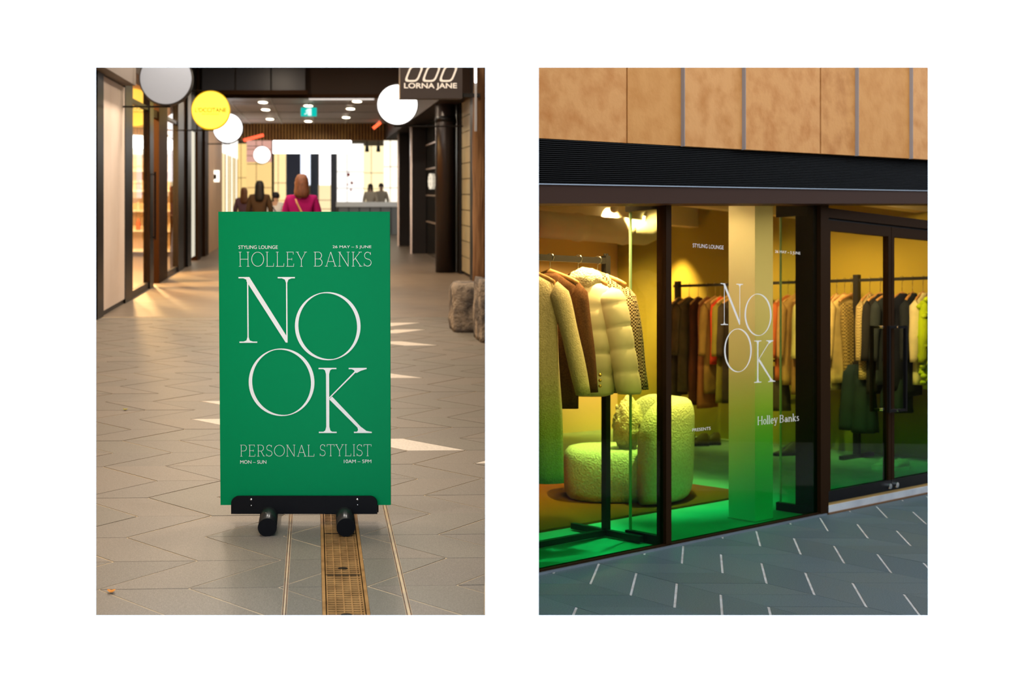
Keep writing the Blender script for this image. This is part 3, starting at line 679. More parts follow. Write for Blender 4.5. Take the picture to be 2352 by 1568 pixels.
lit(774, 835, 330, 470, 45, 'shop_window', W('white_q', (1, .96, .90), 1.4), 'brilliant white shop wall with red cherry dots', 'window')
lit(835, 882, 335, 470, 46, 'shop_window', W('cream_q', (1, .84, .48), 1.35), 'cream lit wall behind the counter staff', 'window')
lit(882, 920, 300, 480, 44, 'shop_window', W('white_r', (1, .92, .76), 1.5), 'white lit shop wall beside the furthest pier', 'window')
for x0, x1, y0, Y, m, lbx in ((624, 629, 322, 42, m_bronze, 'thin brown upright left of the navy column'), (657, 690, 352, 40, mat('navy', (.03, .03, .055), .4), 'broad navy column behind the woman in magenta'), (713, 731, 352, 41, mat('navy2', (.06, .07, .10), .4), 'slim grey blue column between the two lit posters'), (760, 774, 352, 38, mat('dgrey', (.05, .045, .05), .4), 'dark post at the left end of the far counter')):
    a0, h1 = lpx(x0, y0, Y); a1, _ = lpx(x1, y0, Y)
    p = thing('shop_column', L((a0 + a1) / 2, Y, 0), lbx, 'column'); MB().box(L, a0, a1, Y, Y + .3, 0, h1).build('shaft', m, p); MB().box(L, a0 - .02, a1 + .02, Y - .02, Y + .32, 0, .12).build('base', m_bronze, p)
ct = thing('counter', L(1.5, 37, 0), 'white topped counter with a grey front before the brilliant shops', 'counter')
a0, h1 = lpx(776, 464, 37); a1, _ = lpx(930, 464, 37)
MB().box(L, a0, a1, 37, 37.7, 0, h1 - .16).build('front', mat('counter_grey', (.22, .22, .20), .5), ct); MB().box(L, a0 - .05, a1, 36.95, 37.75, h1 - .16, h1).build('worktop', mat('counter_white', (.9, .87, .8), .4), ct)
for k in range(6): MB().box(L, a0 + .36 * k, a0 + .36 * k + .02, 36.98, 37, 0, h1 - .16).build('front_joint', m_dark, ct)
for x, y, r, lbx in ((800, 401, 4, 'topmost and largest red round decoration on the brilliant white shop wall'), (808, 420, 3.4, 'middle red round decoration on the brilliant white shop wall'), (806, 436, 2.6, 'lowest red round decoration on the brilliant white shop wall'), (798, 424, 2, 'small red decoration left of the middle one on the white shop wall')):
    Y = 44.975; a, h = lpx(x, y, Y); rr = r * Y / F
    o = thing('cherry_dot', L(a, Y, h), lbx, 'decoration', 'red dots on the white shop')
    MB().ball(L(a, Y, h), rr).build('bead', mat('cherry', (.45, .03, .02), .4), o, True); MB().tube([L(a, Y, h + rr), L(a + rr * .5, Y, h + rr * 2.2)], rr * .1, 6).build('stem', m_bronze, o)
for x, y in ((843, 340), (869, 340)):
    Y = 36; a, h = lpx(x, y, Y); o = thing('track_spot', L(a, Y, h), ('left' if x < 850 else 'right') + ' one of the two small dark track spots over the far counter', 'lamp', 'track spots over the counter')
    MB().tube([L(a, Y, h - .12), L(a, Y, h + .08)], [.07, .05], 10).build('head', m_black, o); MB().tube([L(a, Y, h + .08), L(a, Y, 5.0)], .012, 6).build('stem', m_black, o)
# red neon touches
for pts, c, lbx in ((((560, 322), (605, 310)), (1, .10, .04), 'red neon strip at the left end of the slat valance'), (((857, 295), (874, 281)), (1, .12, .04), 'slanted red neon strip beside the right white round sign'), (((896, 290), (896, 315)), (1, .5, .15), 'upright orange lamp under the right white round sign')):
    Y = 31.5; q = [L(*[lpx(x, y, Y)[0], Y, lpx(x, y, Y)[1]]) for x, y in pts]
    o = thing('neon_strip', q[0], lbx, 'neon lamp'); MB().tube(q, .045, 8).build('tube', lamp_mat('neon_%d' % int(c[1] * 100), c, 2.2), o); MB().tube([q[0], (q[0][0], q[0][1] + .1, q[0][2] + .02)], .02, 6).build('bracket', m_black, o)
#nw = letters('tmp', font_poly('DORE'), (lpx(572, 0, 31.4)[0], lpx(592, 0, 31.4)[0], 0, 1), lambda u, v, d: (u, v, d), m_print, None); bpy.data.objects.remove(nw)
# left golden shopfront beyond the peach wall
gs = thing('window_4', L(-2.46, 29.3, 0), 'golden lit glazed shopfront beyond the peach wall', 'window', kind='structure')
for k in range(6):
    y0 = 29.4 + k * .95; MB().box(L, -2.50, -2.46, y0, y0 + .85, .1, 2.5).build('pane', lamp_mat('gold_pane_%d' % (k % 2), ((1, .80, .42), (1, .90, .70))[k % 2], (1.0, 1.5)[k % 2]), gs)
    MB().box(L, -2.52, -2.44, y0 + .85, y0 + .95, 0, 3.0).build('mullion', mat('gold_mullion', (.4, .26, .1), .5), gs)
MB().box(L, -2.6, -2.44, 29.3, 35.1, 2.5, 3.1).build('sign_band', lamp_mat('band_white', (1, .95, .88), 1.5), gs)
MB().box(L, -2.7, -2.5, 29.3, 35.1, 3.1, 4.6).build('head', m_brown, gs)
for a, Y in ((-3, 42), (2, 40), (0, 48)):
    area('hall_light', L(a, Y, 4.9), L(a, Y, 0), 2.0, 60, (1, .86, .62))

# ---- people
def skin(name, pts, edges, m, parent, root=0):
    o0 = Vector(ORG[parent.name]); me = bpy.data.meshes.new(name)
    me.from_pydata([tuple(Vector(p[0]) - o0) for p in pts], edges, []); me.update()
    o = bpy.data.objects.new(name, me); COL.objects.link(o); o.parent = parent; me.materials.append(m); ORG[o.name] = tuple(o0)
    sk = o.modifiers.new('skin', 'SKIN'); sk.use_smooth_shade = True
    for i, p in enumerate(pts):
        r = p[1] if isinstance(p[1], tuple) else (p[1], p[1])
        me.skin_vertices[0].data[i].radius = r; me.skin_vertices[0].data[i].use_root = (i == root)
    o.modifiers.new('sub', 'SUBSURF').levels = 2; o.modifiers['sub'].render_levels = 2
    return o
def person(a, Y, H, label, top, bottom, hair, lean=0.0, bag=None, arms=(.0, .0), long_hair=True, facing=1, skincol=(.55, .33, .22), hl=1.0):
    """figure of height H at (a, Y); facing 1 = back to the camera"""
    o = thing('person', L(a, Y, 0), label, 'person'); k = H / 1.7
    m_s = mat('skin_%d' % int(skincol[0] * 100), skincol, .55); f = facing
    def q(x, y, z): 
        yy = y * f + (max(0, z - .95) * lean) * f; return L(a + x * k, Y + yy * k, (z - max(0, z - .95) * lean * .25) * k)
    sh = .175
    B = [(q(0, 0, .98), .12 * k), (q(0, 0, 1.18), .11 * k), (q(0, 0, 1.36), (.14 * k, .10 * k)), (q(0, 0, 1.46), .055 * k), (q(0, .01, 1.54), .06 * k), (q(0, .015, 1.61), (.078 * k, .09 * k)), (q(0, 0, 1.685), .045 * k)]
    E = [(0, 1), (1, 2), (2, 3), (3, 4), (4, 5), (5, 6)]
    for s, ar in ((-1, arms[0]), (1, arms[1])):
        i = len(B); B += [(q(s * sh, 0, 1.38), .052 * k), (q(s * (sh + .06), .0 + ar * .1, 1.10), .040 * k), (q(s * (sh + .05 - ar * .06), .08 + ar * .2, .88 + ar * .22), .032 * k), (q(s * (sh + .05 - ar * .08), .10 + ar * .25, .80 + ar * .26), (.030 * k, .018 * k))]
        E += [(2, i), (i, i + 1), (i + 1, i + 2), (i + 2, i + 3)]
        for fx in (-.025, -.008, .009, .024):
            j = len(B); B.append((q(s * (sh + .05 - ar * .08) + fx * .6, .12 + fx + ar * .3, .71 + ar * .28), .009 * k)); E.append((i + 3, j))
        i = len(B); B += [(q(s * .09, 0, .90), .085 * k), (q(s * .10, .01, .50), .058 * k), (q(s * .10, -.01, .09), .040 * k), (q(s * .11, .13, .035), .034 * k)]
        E += [(0, i), (i, i + 1), (i + 1, i + 2), (i + 2, i + 3)]
    skin('body', B, E, m_s, o)
    # clothing shells follow the same joints
    T = [(q(0, 0, .90), (.165 * k, .13 * k)), (q(0, 0, 1.1), (.155 * k, .125 * k)), (q(0, 0, 1.30), (.165 * k, .12 * k)), (q(0, 0, 1.43), .085 * k)]
    TE = [(0, 1), (1, 2), (2, 3)]
    for s, ar in ((-1, arms[0]), (1, arms[1])):
        i = len(T); T += [(q(s * sh, 0, 1.375), .068 * k), (q(s * (sh + .06), ar * .1, 1.10), .060 * k), (q(s * (sh + .05 - ar * .06), .08 + ar * .2, .90 + ar * .22), .046 * k)]
        TE += [(2, i), (i, i + 1), (i + 1, i + 2)]
    skin('top', T, TE, mat('top_' + label[:14], top, .85, spec=.1), o)
    Bt = [(q(0, 0, .94), (.15 * k, .12 * k))]; BE = []
    for s in (-1, 1):
        i = len(Bt); Bt += [(q(s * .09, 0, .86), .105 * k), (q(s * .10, .01, .50), .075 * k), (q(s * .10, -.01, .12), .06 * k)]; BE += [(0, i), (i, i + 1), (i + 1, i + 2)]
    skin('trousers', Bt, BE, mat('bot_' + label[:14], bottom, .85, spec=.1), o)
    hm = mat('hair_' + label[:14], hair, .6, second=tuple(c * .5 for c in hair), nscale=30, stretch=(4, 4, .5))
    mb = MB()
    if long_hair:
        rings = []
        for z, w, d, yo in ((1.715, .03, .03, 0), (1.70, .062, .07, -.005), (1.65, .088, .100, -.012), (1.58, .094, .105, -.02), (1.50, .096, .090, -.04), (1.42, .105, .070, -.065), (1.34, .10, .050, -.085), (1.28, .07, .03, -.09)):
            z = 1.58 - (1.58 - z) * hl if z < 1.58 else z
            rings.append([q(w * math.cos(u) * (1 + .05 * math.sin(5 * u)), yo + d * math.sin(u), z) for u in [2 * PI * j / 20 for j in range(20)]])
        mb.loft(rings)
    else:
        mb.ball(q(0, -.012, 1.63), (.092 * k, .105 * k, .092 * k))
    mb.build('hair', hm, o, True)
    mb = MB(); mb.ball(q(0, .105, 1.585), (.014 * k, .02 * k, .022 * k)); mb.build('nose', m_s, o, True)
    for s in (-1, 1):
        MB().ball(q(s * .085, .01, 1.59), (.012 * k, .025 * k, .03 * k)).build('ear', m_s, o, True); MB().ball(q(s * .032, .088, 1.61), (.013 * k, .008 * k, .007 * k)).build('eye', m_black, o, True)
        MB().ball(q(s * .11, .06, .04), (.05 * k, .13 * k, .045 * k)).build('shoe', m_black, o, True)
    MB().ball(q(0, .095, 1.535), (.026 * k, .008 * k, .007 * k)).build('mouth', mat('lips', (.4, .12, .10), .5), o, True)
    if bag:
        st = MB(); st.tube([q(-.10, -.03, 1.43), q(-.06, -.125, 1.32), q(.04, -.15, 1.12), q(.16, -.13, .92), q(.19, -.05, .86)], .013 * k, 8); st.tube([q(-.10, -.03, 1.43), q(-.06, .11, 1.32), q(.04, .15, 1.12), q(.16, .13, .92), q(.19, .05, .86)], .013 * k, 8)
        bo = thing('shoulder_bag', q(.22, 0, .75), bag[0], 'bag'); st.build('strap', mat('strap_' + bag[0][:8], bag[1], .6), bo)
        mb = MB(); mb.loft([[q(.22 + w * math.cos(u), d * math.sin(u), z) for u in [2 * PI * j / 16 for j in range(16)]] for z, w, d in ((.66, .03, .10), (.68, .05, .13), (.80, .05, .13), (.86, .035, .11))]); mb.build('pouch', mat('pouch_' + bag[0][:8], bag[2], .6), bo, True)
    return o
person(-.157, 14.5, 1.67, 'woman in a magenta jumper with long auburn hair walking away', (.34, .008, .115), (.03, .03, .05), (.20, .065, .022), hl=.62, bag=('tan crossbody bag worn by the woman in magenta', (.55, .30, .12), (.30, .15, .07)))
person(-1.09, 22.0, 1.66, 'person with long black hair in a dark brown top', (.075, .045, .025), (.02, .02, .02), (.010, .007, .006), skincol=(.50, .28, .16))
person(-.80, 23.0, 1.48, 'person in white bending forward with a dark bag', (.75, .72, .70), (.03, .04, .07), (.012, .012, .02), lean=.35, long_hair=False, bag=('dark navy bag carried by the bending person in white', (.02, .025, .05), (.02, .03, .06)))
person(-1.66, 26.0, 1.54, 'person in a muted purple top standing at far left of the shoppers', (.16, .09, .12), (.02, .02, .03), (.20, .08, .03))
person(2.02, 38.6, 1.72, 'staff member with dark hair left of the pair behind the counter', (.55, .45, .32), (.05, .05, .05), (.02, .012, .01), long_hair=True, facing=-1, arms=(.6, .6))
person(2.44, 39.2, 1.74, 'staff member with cropped hair right of the pair behind the counter', (.62, .55, .42), (.05, .05, .05), (.05, .03, .02), long_hair=False, facing=-1, arms=(.5, .3))

# ---- the green free-standing sign
YB = 4.775
sg = thing('poster_stand', L(0, YB, 0), 'tall green poster board on a black two tube stand', 'sign')
m_green = mat('green_print', (.0, .245, .080), .40, spec=.05)
LEAN = math.radians(1.6)
def bpx(x, y):
    return lpx(x, y, YB)
aL, hB = bpx(506.5, 1159.5); aR, _ = bpx(897.5, 1159.5); hT = bpx(0, 486)[1]
hm_ = 0.45
def Bf(u, v, d):      # point on the board: u across, v height, d in front of it
    y = YB - (v - hB) * math.tan(LEAN) - d; return (SL * YB + u, y, RISE * YB + v)
yT = YB - (hT - hB) * math.tan(LEAN)
hTT = EYE - (486 - 440) * yT / F + RISE * (yT - YB)
MB().hexa([Bf(aL, hB, 0), Bf(aR, hB, 0), Bf(aR, hB, -.012), Bf(aL, hB, -.012), Bf(aL, hTT, 0), Bf(aR, hTT, 0), Bf(aR, hTT, -.012), Bf(aL, hTT, -.012)]).build('board', m_green, sg)
def bxy(x, y):        # image point on the leaning board
    # solve for height v: image row of Bf
    v = bpx(x, y)[1]
    for _ in range(6):
        Yp = YB - (v - hB) * math.tan(LEAN); z = EYE + (HY - y) * Yp / F; v = z - RISE * YB
    return ((x - 1176) * Yp / F - SL * YB, v)
def btext(geo, x0, x1, y0, y1, nm='lettering'):
    (ua, va), (ub, vb) = bxy(x0, y1), bxy(x1, y0); letters(nm, geo, (ua, ub, va, vb), Bf, m_print, sg, .0015)
btext(font_poly('STYLING LOUNGE'), 548, 638, 563.5, 571.5); btext(font_poly('26 MAY \u2013 5 JUNE'), 764, 853, 563.5, 571.5)
btext(serif_text('HOLLEY', .026, .038), 549, 705, 578, 612); btext(serif_text('BANKS', .026, .038), 721, 853, 578, 612)
btext(serif_text('PERSONAL', .028, .040), 552, 722, 1021, 1048); btext(serif_text('STYLIST', .028, .040), 735, 853, 1020, 1047)
btext(font_poly('MON \u2013 SUN'), 552, 612, 1056.5, 1064.5); btext(font_poly('10AM \u2013 5PM'), 790, 853, 1055, 1063)
btext(big_letter('N'), 549, 677.5, 636, 787); btext(big_letter('O'), 678, 828, 670.5, 827); btext(big_letter('O'), 572, 722, 800, 955); btext(big_letter('K'), 732.5, 853.5, 844.5, 994)
# bracket plate
YP = YB - .022
def plate(y0, y1):
    u0, v0 = lpx(533.5, 1181, YP); u1, v1 = lpx(868.5, 1140, YP); r = .032; pts = [(u0, v0), (u1, v0)]
    pts += [(u1 - r + r * math.cos(k * PI / 16), v1 - r + r * math.sin(k * PI / 16)) for k in range(9)]
    pts += [(u0 + r - r * math.sin(k * PI / 16), v1 - r + r * math.cos(k * PI / 16)) for k in range(9)]
    f_ = lambda Yq: [(SL * YB + p[0], Yq, RISE * YB + p[1]) for p in pts]
    return MB().prism(f_(y0), f_(y1))
pl = plate(YP - .005, YP + .010).build('bracket_plate', m_blackmatt, sg)
plate(YB + .014, YB + .026).build('bracket_plate', m_blackmatt, sg)
for x, y, r in ((580, 1147.5, .0058), (580, 1161.5, .003), (823.5, 1147.5, .0058), (824, 1160, .003)):
    u, v = lpx(x, y, YP); MB().ball((SL * YB + u, YP - .006, RISE * YB + v), (r, r * .6, r), 10, 6).build('screw', m_chrome, pl, True)
m_tube = mat('black_tube', (.010, .012, .012), .24, spec=.5)
for x in (614, 794.5):
    Y1 = 4.578; a_ = (x - 720) * Y1 / F; rt = .0385
    tb = MB().tube([L(a_, Y1, rt), L(a_, Y1 + .42, rt)], rt, 36).build('foot_tube', m_tube, sg, True)
    tb.data.polygons[-1].use_smooth = False; tb.data.polygons[-2].use_smooth = False
    MB().tube([L(a_, Y1 - .003, rt), L(a_, Y1, rt)], rt * 1.02, 36).build('end_cap', m_blackmatt, tb)
# small leaf scraps on the paving
for x, y, c, lbx in ((288, 942, (.42, .38, .03), 'tiny yellow leaf lying on the paving left of the sign'), (256, 1361, (.60, .22, .02), 'curled orange leaf scrap in a joint at bottom left')):
    Y = F * EYE / (y - 440); a = (x - 720) * Y / F
    mb = MB(); n = 10; mb.loft([[L(a + s * .016 * math.cos(2 * PI * k / n), Y + s * .012 * math.sin(2 * PI * k / n), .004 + .006 * j + .006 * math.cos(2 * PI * k / n) ** 2) for k in range(n)] for j, s in ((0, .8), (.4, 1), (.6, .7))]); tag(mb.build('leaf', mat('leaf_%d' % x, c, .6), org=L(a, Y, 0)), lbx, 'leaf')

for a in (-.55, .55):  # unseen spotlights added to brighten the poster board
    ts = thing('added_sign_spot', L(a, 4.0, 4.3), ('left' if a < 0 else 'right') + ' unseen spotlight added to brighten the green poster stand', 'spotlight')
    MB().tube([L(a, 3.95, 4.34), L(a, 4.06, 4.22)], [.05, .06], 16).build('head', m_black, ts); MB().tube([L(a, 4.0, 4.32), L(a, 4.0, 4.6)], .012, 8).build('stem', m_black, ts)
    spot('added_sign_beam', L(a, 4.08, 4.18), L(0, 4.75, .62), 120, (1, .93, .85), 60, .8, .05, parent=ts)

# ================================================================== STREET AND BOUTIQUE (right)
def Rok(p): return p[0] - PART * p[1] - .016          # right of the partition
def rslab(pts_tn, z0, z1):
    p = [R(t, n, 0)[:2] for t, n in pts_tn]; p = clip(p, Rok)
    return MB().prism([(u, v, z0) for u, v in p], [(u, v, z1) for u, v in p])
m_rp = [mat('street_paver_%d' % i, c, 0.45, spec=0.45, second=d, nscale=150, ndet=3, nmix=(.36, .68), bump=(220, .3, .002)) for i, (c, d) in enumerate((
    ((0.080, 0.112, 0.122), (0.148, 0.195, 0.205)), ((0.071, 0.098, 0.109), (0.129, 0.172, 0.184)), ((0.089, 0.116, 0.120), (0.154, 0.197, 0.200)), ((0.077, 0.103, 0.106), (0.139, 0.177, 0.178))))]
m_rj = mat('street_joint', (.66, .62, .57), .8, second=(.52, .46, .40), nscale=11)
pv = thing('pavement', (2.2, 6.0, 0), 'blue grey chevron stone pavement before the boutique', 'pavement', kind='structure')
p = clip(clip([(-.2, WY + WT + .01), (9, WY + WT + .01), (9, 16), (-.2, 16)], Rok), lambda w: rtn(*w)[1] - .0)
MB().prism([(u, v, -.3) for u, v in p], [(u, v, -.0025) for u, v in p]).build('bed', m_rj, pv)
GA = Vector((.7207, 6.304)); GU = Vector((.1962, -.25)); G1 = Vector((-.0897, -.517)); G2 = Vector((.498, -.007))
for mI in range(-9, 10):
    for kI in range(-34, 34):
        base = GA + (G2 - G1) * mI + GU * kI
        for v, typ in ((G1, 1), (G2, 2)):
            q = [tuple(base), tuple(base + GU), tuple(base + GU + v), tuple(base + v)]
            cx = sum(w[0] for w in q) / 4; cy = sum(w[1] for w in q) / 4
            if cy < 4.9: continue
            px = 1176 + cx * F / cy; hw = .4 * F / cy
            if px + hw < 1210 or px - hw > 2160 or rtn(cx, cy)[1] < -.3: continue
            q = inset(q, (.0012, .0068, .0012, .0068) if typ == 1 else (.0012, .0016, .0012, .0016))
            q = clip(q, Rok) if len(q) > 2 else []; q = clip(q, lambda w: rtn(*w)[1] - .035) if len(q) > 2 else []
            if len(q) < 3 or poly_area(q) < 4e-5: continue
            dzz = random.uniform(-.0006, .0006)
            MB().prism([(a, b, -.03) for a, b in q], [(a, b, dzz) for a, b in q]).build('paver', random.choice(m_rp), pv)
# far paving outside the picture
# ---- shopfront: base trim, mullions, glass with the printed colour film
FILM = ((0.0, (.003, .60, .18)), (.17, (.006, .60, .17)), (.26, (.035, .58, .15)), (.50, (.17, .62, .12)), (.85, (.52, .70, .15)), (1.15, (.82, .74, .32)), (1.6, (.95, .79, .40)), (2.4, (.95, .78, .38)))
m_film = glass('film_glass', FILM, zmax=2.6, ior=1.2)
m_clear = glass('shop_glass', tint=(.86, .92, .84), ior=1.35)
def T(x, n=0): return rpx(x, 740, n)[0]
tJ = T(1888)                       # door jamb
tE = 6.65                          # end of the shop
sill = rslab([(-.25, -.02), (tJ, -.02), (tJ, .03), (-.25, .03)], -.05, .022).build('trim_5', m_bronze)
struct(sill, 'dark sill under the boutique windows', 'sill')
led = rslab([(-.25, .03), (tJ, .03), (tJ, .045), (-.25, .045)], -.05, .012).build('ledge', mat('zinc', (.42, .46, .5), .3, .7), sill)
def win(name, t0, t1, label):
    w = thing(name, R((t0 + t1) / 2, 0, 0), label, 'window', kind='structure')
    MB().box(R, t0, t1, -.008, .004, .022, 2.75).build('pane', m_film, w); return w
tM = T(1528)
win('window_5', -.12, tM - .02, 'left boutique window pane with yellow to green film before the coat rack')
w6 = win('window_6', tM + .025, tJ - .05, 'right boutique window pane with white NOOK lettering on yellow green film')
mu = MB().box(R, tM - .026, tM + .026, -.05, .03, 0, 2.75).build('trim_6', m_bronze); struct(mu, 'dark upright between the two boutique window panes', 'mullion')
jb = MB().box(R, tJ - .07, tJ + .035, -.12, .035, 0, 2.9).build('trim_7', m_bronze); struct(jb, 'black door jamb right of the lettered window', 'jamb')
MB().box(R, tJ - .11, tJ - .07, -.16, .0, 0, 2.9).build('jamb_inner', m_black, jb)
# glass fins with metal shoes
for t, lbx in ((tM + .005, 'clear glass fin with dark shoes behind the window upright'), (tJ - .09, 'clear glass fin with dark shoes beside the door jamb')):
    f_ = thing('glass_fin', R(t, -.15, 0), lbx, 'glass fin')
    MB().box(R, t - .006, t + .006, -.31, -.02, .05, 2.5).build('fin', m_clear, f_)
    MB().box(R, t - .010, t + .010, -.312, -.304, .05, 2.5).build('edge', mat('fin_edge', (.42, .62, .45), .2, spec=.6), f_)
    MB().box(R, t - .022, t + .022, -.335, -.05, .0, .062).build('shoe', m_black, f_)
    zt = 2.187 if t < 2 else 2.26
    MB().box(R, t - .022, t + .022, -.335, -.05, zt, 2.75).build('top_shoe', m_black, f_)
# lettering on the right window
m_print2 = mat('window_print', (.97, .88, .77), .7, spec=.05)
fnG = lambda u, v, d: R(u, .0045 + d, v)
def rtext(geo, xa, ya, xb, yb, nm='lettering'):
    """xa,ya = lower left, xb,yb = upper right in the picture; heights taken on the glass plane"""
    (ta, za), (tb, zb) = rpx(xa, ya, .005), rpx(xb, yb, .005); letters(nm, geo, (ta, tb, za, zb), fnG, m_print2, w6, .001)
rtext(font_poly('STYLING LOUNGE'), 1591, 567.7, 1662, 564); rtext(font_poly('26 MAY \u2013 5 JUNE'), 1780, 582.2, 1838, 578.4)
rtext(big_letter('N'), 1655, 746, 1706.5, 652); rtext(big_letter('O'), 1710, 771.5, 1772, 675); rtext(big_letter('O'), 1663, 856, 1726.5, 754); rtext(big_letter('K'), 1732, 879, 1780.5, 781)
rtext(font_poly('PRESENTS'), 1590, 991, 1632, 979.7); rtext(serif_text('Holley', .06, .11, .06), 1740, 981.5, 1786, 951.5); rtext(serif_text('Banks', .06, .11, .06), 1790.5, 971, 1835, 948.5)
# ---- doors
zb0, zr, zt_, = .085, .165, 2.147
tD1 = T(2041); tD2 = tD1 + (tD1 - tJ)
def door(name, t0, t1, hs, label):
    d = thing(name, R((t0 + t1) / 2, 0, 0), label, 'door', kind='structure')
    MB().box(R, t0 + .03, t1 - .03, -.006, .006, .17, 2.16).build('pane', m_film, d)
    MB().box(R, t0, t1, -.025, .025, zb0, .17).build('bottom_rail', m_black, d); MB().box(R, t0, t1, -.025, .025, 2.147, 2.225).build('top_rail', m_bronze, d)
    MB().box(R, t0, t0 + .042, -.025, .025, .17, 2.147).build('stile', m_bronze, d); MB().box(R, t1 - .042, t1, -.025, .025, .17, 2.147).build('stile', m_bronze, d)
    te = t1 - .02 if hs < 0 else t0 + .02; tg = te + hs * .105
    z0, z1 = rpx(2052, 940)[1], rpx(2052, 751)[1]
    for n, k in ((.075, 1), (-.075, -1)):
        h = MB().box(R, tg - .012, tg + .012, n - .012, n + .012, z0 - .012, z1 + .012).build('handle', m_black, d)
        for z in (z0, z1):
            MB().box(R, min(te, tg), max(te, tg), n - .010, n + .010, z - .010, z + .010).build('handle_arm', m_black, h); MB().tube([R(te, 0, z), R(te, n, z)], .012, 10).build('standoff', m_chrome, h)
    lk = R(te + hs * .03, .026, .125); MB().tube([lk, R(te + hs * .03, .05, .125)], .022, 14).build('lock_knob', m_chrome, d)
    return d
door('door_3', tJ + .035, tD1 - .004, -1, 'left glazed boutique door with dark frame and long handle')
door('door_4', tD1 + .004, tD2, 1, 'right glazed boutique door cut by the picture edge')
th = MB().box(R, tJ + .02, 6.6, -.12, .035, -.05, .062).build('trim_8', mat('marble_step', (.78, .78, .78), .3, second=(.6, .6, .62), nscale=5)); struct(th, 'white marble threshold under the boutique doors', 'threshold')
MB().box(R, tJ + .02, 6.6, -.05, .02, .062, .083).build('brass_strip', mat('brass_strip', (.75, .45, .14), .35, .7), th)
MB().box(R, tJ + .02, 6.6, .035, .05, -.05, .012).build('edge_strip', mat('rust', (.22, .11, .05), .6), th)
hd_ = thing('trim_9', R(tJ, 0, 2.24), 'dark door head beam with glazed transom above the boutique doors', 'door head', kind='structure')
MB().box(R, tJ + .03, 6.6, -.05, .03, 2.243, 2.315).build('beam', m_bronze, hd_); MB().box(R, tJ + .03, 6.6, -.03, .01, 2.225, 2.243).build('gap', m_black, hd_)  # solid black strip stands in for the shadow gap under the beam
MB().box(R, tJ + .03, 6.6, -.008, .004, 2.315, 2.95).build('transom_pane', m_film, hd_)
sd = MB().box(R, tD2 + .01, 6.6, -.1, .03, 0, 2.3).build('wall_shop_end', m_dark); struct(sd, 'dark shopfront wall beyond the boutique doors', 'wall')
# ---- fascia, louvres, stone
def zline(x, xa, ya, xb, yb): return ya + (yb - ya) * (x - xa) / (xb - xa)
def band(n, t, row):            # height on plane n at t of the picture line row(x)
    X, Y, _ = R(t, n, 0); x = 1176 + X / Y * F; return EYE + (HY - row(x)) * Y / F
r_bot = lambda x: zline(x, 1237, 467, 2131, 467.5); r_ft = lambda x: zline(x, 1237, 421.5, 2131, 437.5); r_st = lambda x: zline(x, 1237, 317, 2131, 366)
tA, tZ = -.19, 6.6
def beam(n0, n1, lo, hi, t0=tA, t1=tZ, nz=None):
    nz = n1 if nz is None else nz; A_, B_ = lo(t0), lo(t1); C_, D_ = hi(t0), hi(t1)
    return MB().hexa([R(t0, n0, A_), R(t1, n0, B_), R(t1, n1, B_), R(t0, n1, A_), R(t0, n0, C_), R(t1, n0, D_), R(t1, n1, D_), R(t0, n1, C_)])
NF = .16
fa = thing('trim_10', R(1, NF, 2.2), 'brown metal fascia beam over the boutique windows', 'fascia', kind='structure')
beam(-.05, NF, lambda t: band(NF, t, r_bot), lambda t: band(NF, t, r_ft) - .006).build('beam', m_fascia, fa)
beam(-.02, NF + .012, lambda t: band(NF, t, r_ft) - .006, lambda t: band(NF, t, r_ft)).build('top_flashing', mat('flashing', (.35, .38, .42), .3, .6), fa)
lv = thing('louvre_grille', R(1, .1, 2.4), 'black horizontal louvre grille between fascia and stone panels', 'grille', kind='structure')
NL = .10
beam(-.1, -.02, lambda t: band(NL, t, r_ft) - .1, lambda t: band(NL, t, r_st) + .1).build('backing', mat('louvre_back', (.003, .002, .002), .8, spec=.0), lv)
m_lv = mat('louvre_black', (.0055, .004, .0035), .5, spec=.12)
NLV = 22
for k in range(NLV):
    f0 = (k + .15) / NLV; f1 = (k + .62) / NLV
    mixr = lambda f: (lambda t: band(NL, t, lambda x: r_ft(x) + (r_st(x) - r_ft(x)) * f))
    beam(NL - .045, NL, mixr(f0), mixr(f1)).build('louvre', m_lv, lv)
for k in range(16):
    t = -.05 + k * .22; beam(.02, .05, mixr(0), mixr(1), t, t + .012).build('louvre_post', m_dark, lv)
m_st = [mat('travertine_%d' % i, c, .6, spec=.2, second=d, nscale=7.5, ndet=12, nmix=(.42, .78), bump=(40, .35, .006)) for i, (c, d) in enumerate((
    ((0.699, 0.306, 0.091), (0.515, 0.169, 0.029)), ((0.672, 0.288, 0.075), (0.570, 0.216, 0.044)), ((0.718, 0.320, 0.099), (0.534, 0.191, 0.036)), ((0.681, 0.295, 0.083), (0.460, 0.151, 0.026))))]
m_edge = mat('panel_edge', (.42, .38, .36), .6)
edges = ((1190, 1438.5, .100, 0), (1441.5, 1573, .100, 1), (1573.5, 1713, .130, 2), (1713.5, 1883, .160, 0), (1886, 1972.5, .160, 3), (1973, 2097, .190, 1), (2097.5, 2300, .220, 2))
st = thing('stone_cladding', R(2, .1, 2.6), 'warm travertine cladding panels above the boutique', 'cladding', kind='structure')
for i, (x0, x1, n, mi) in enumerate(edges):
    t0, t1 = T(x0, n), T(x1, n)
    if i == 0: t0 = -.19
    lo = lambda t, n=n: band(n, t, r_st)
    beam(n - .03, n, lo, lambda t: 5.2, t0, t1).build('stone_panel', m_st[mi], st)
    if i in (2, 3, 5, 6): beam(n - .034, n - .001, lo, lambda t: 5.2, t0 - .004, t0).build('panel_edge', m_edge, st)
beam(-.1, .065, lambda t: band(.1, t, r_st) + .02, lambda t: 5.2).build('wall_backing', m_dark, st)
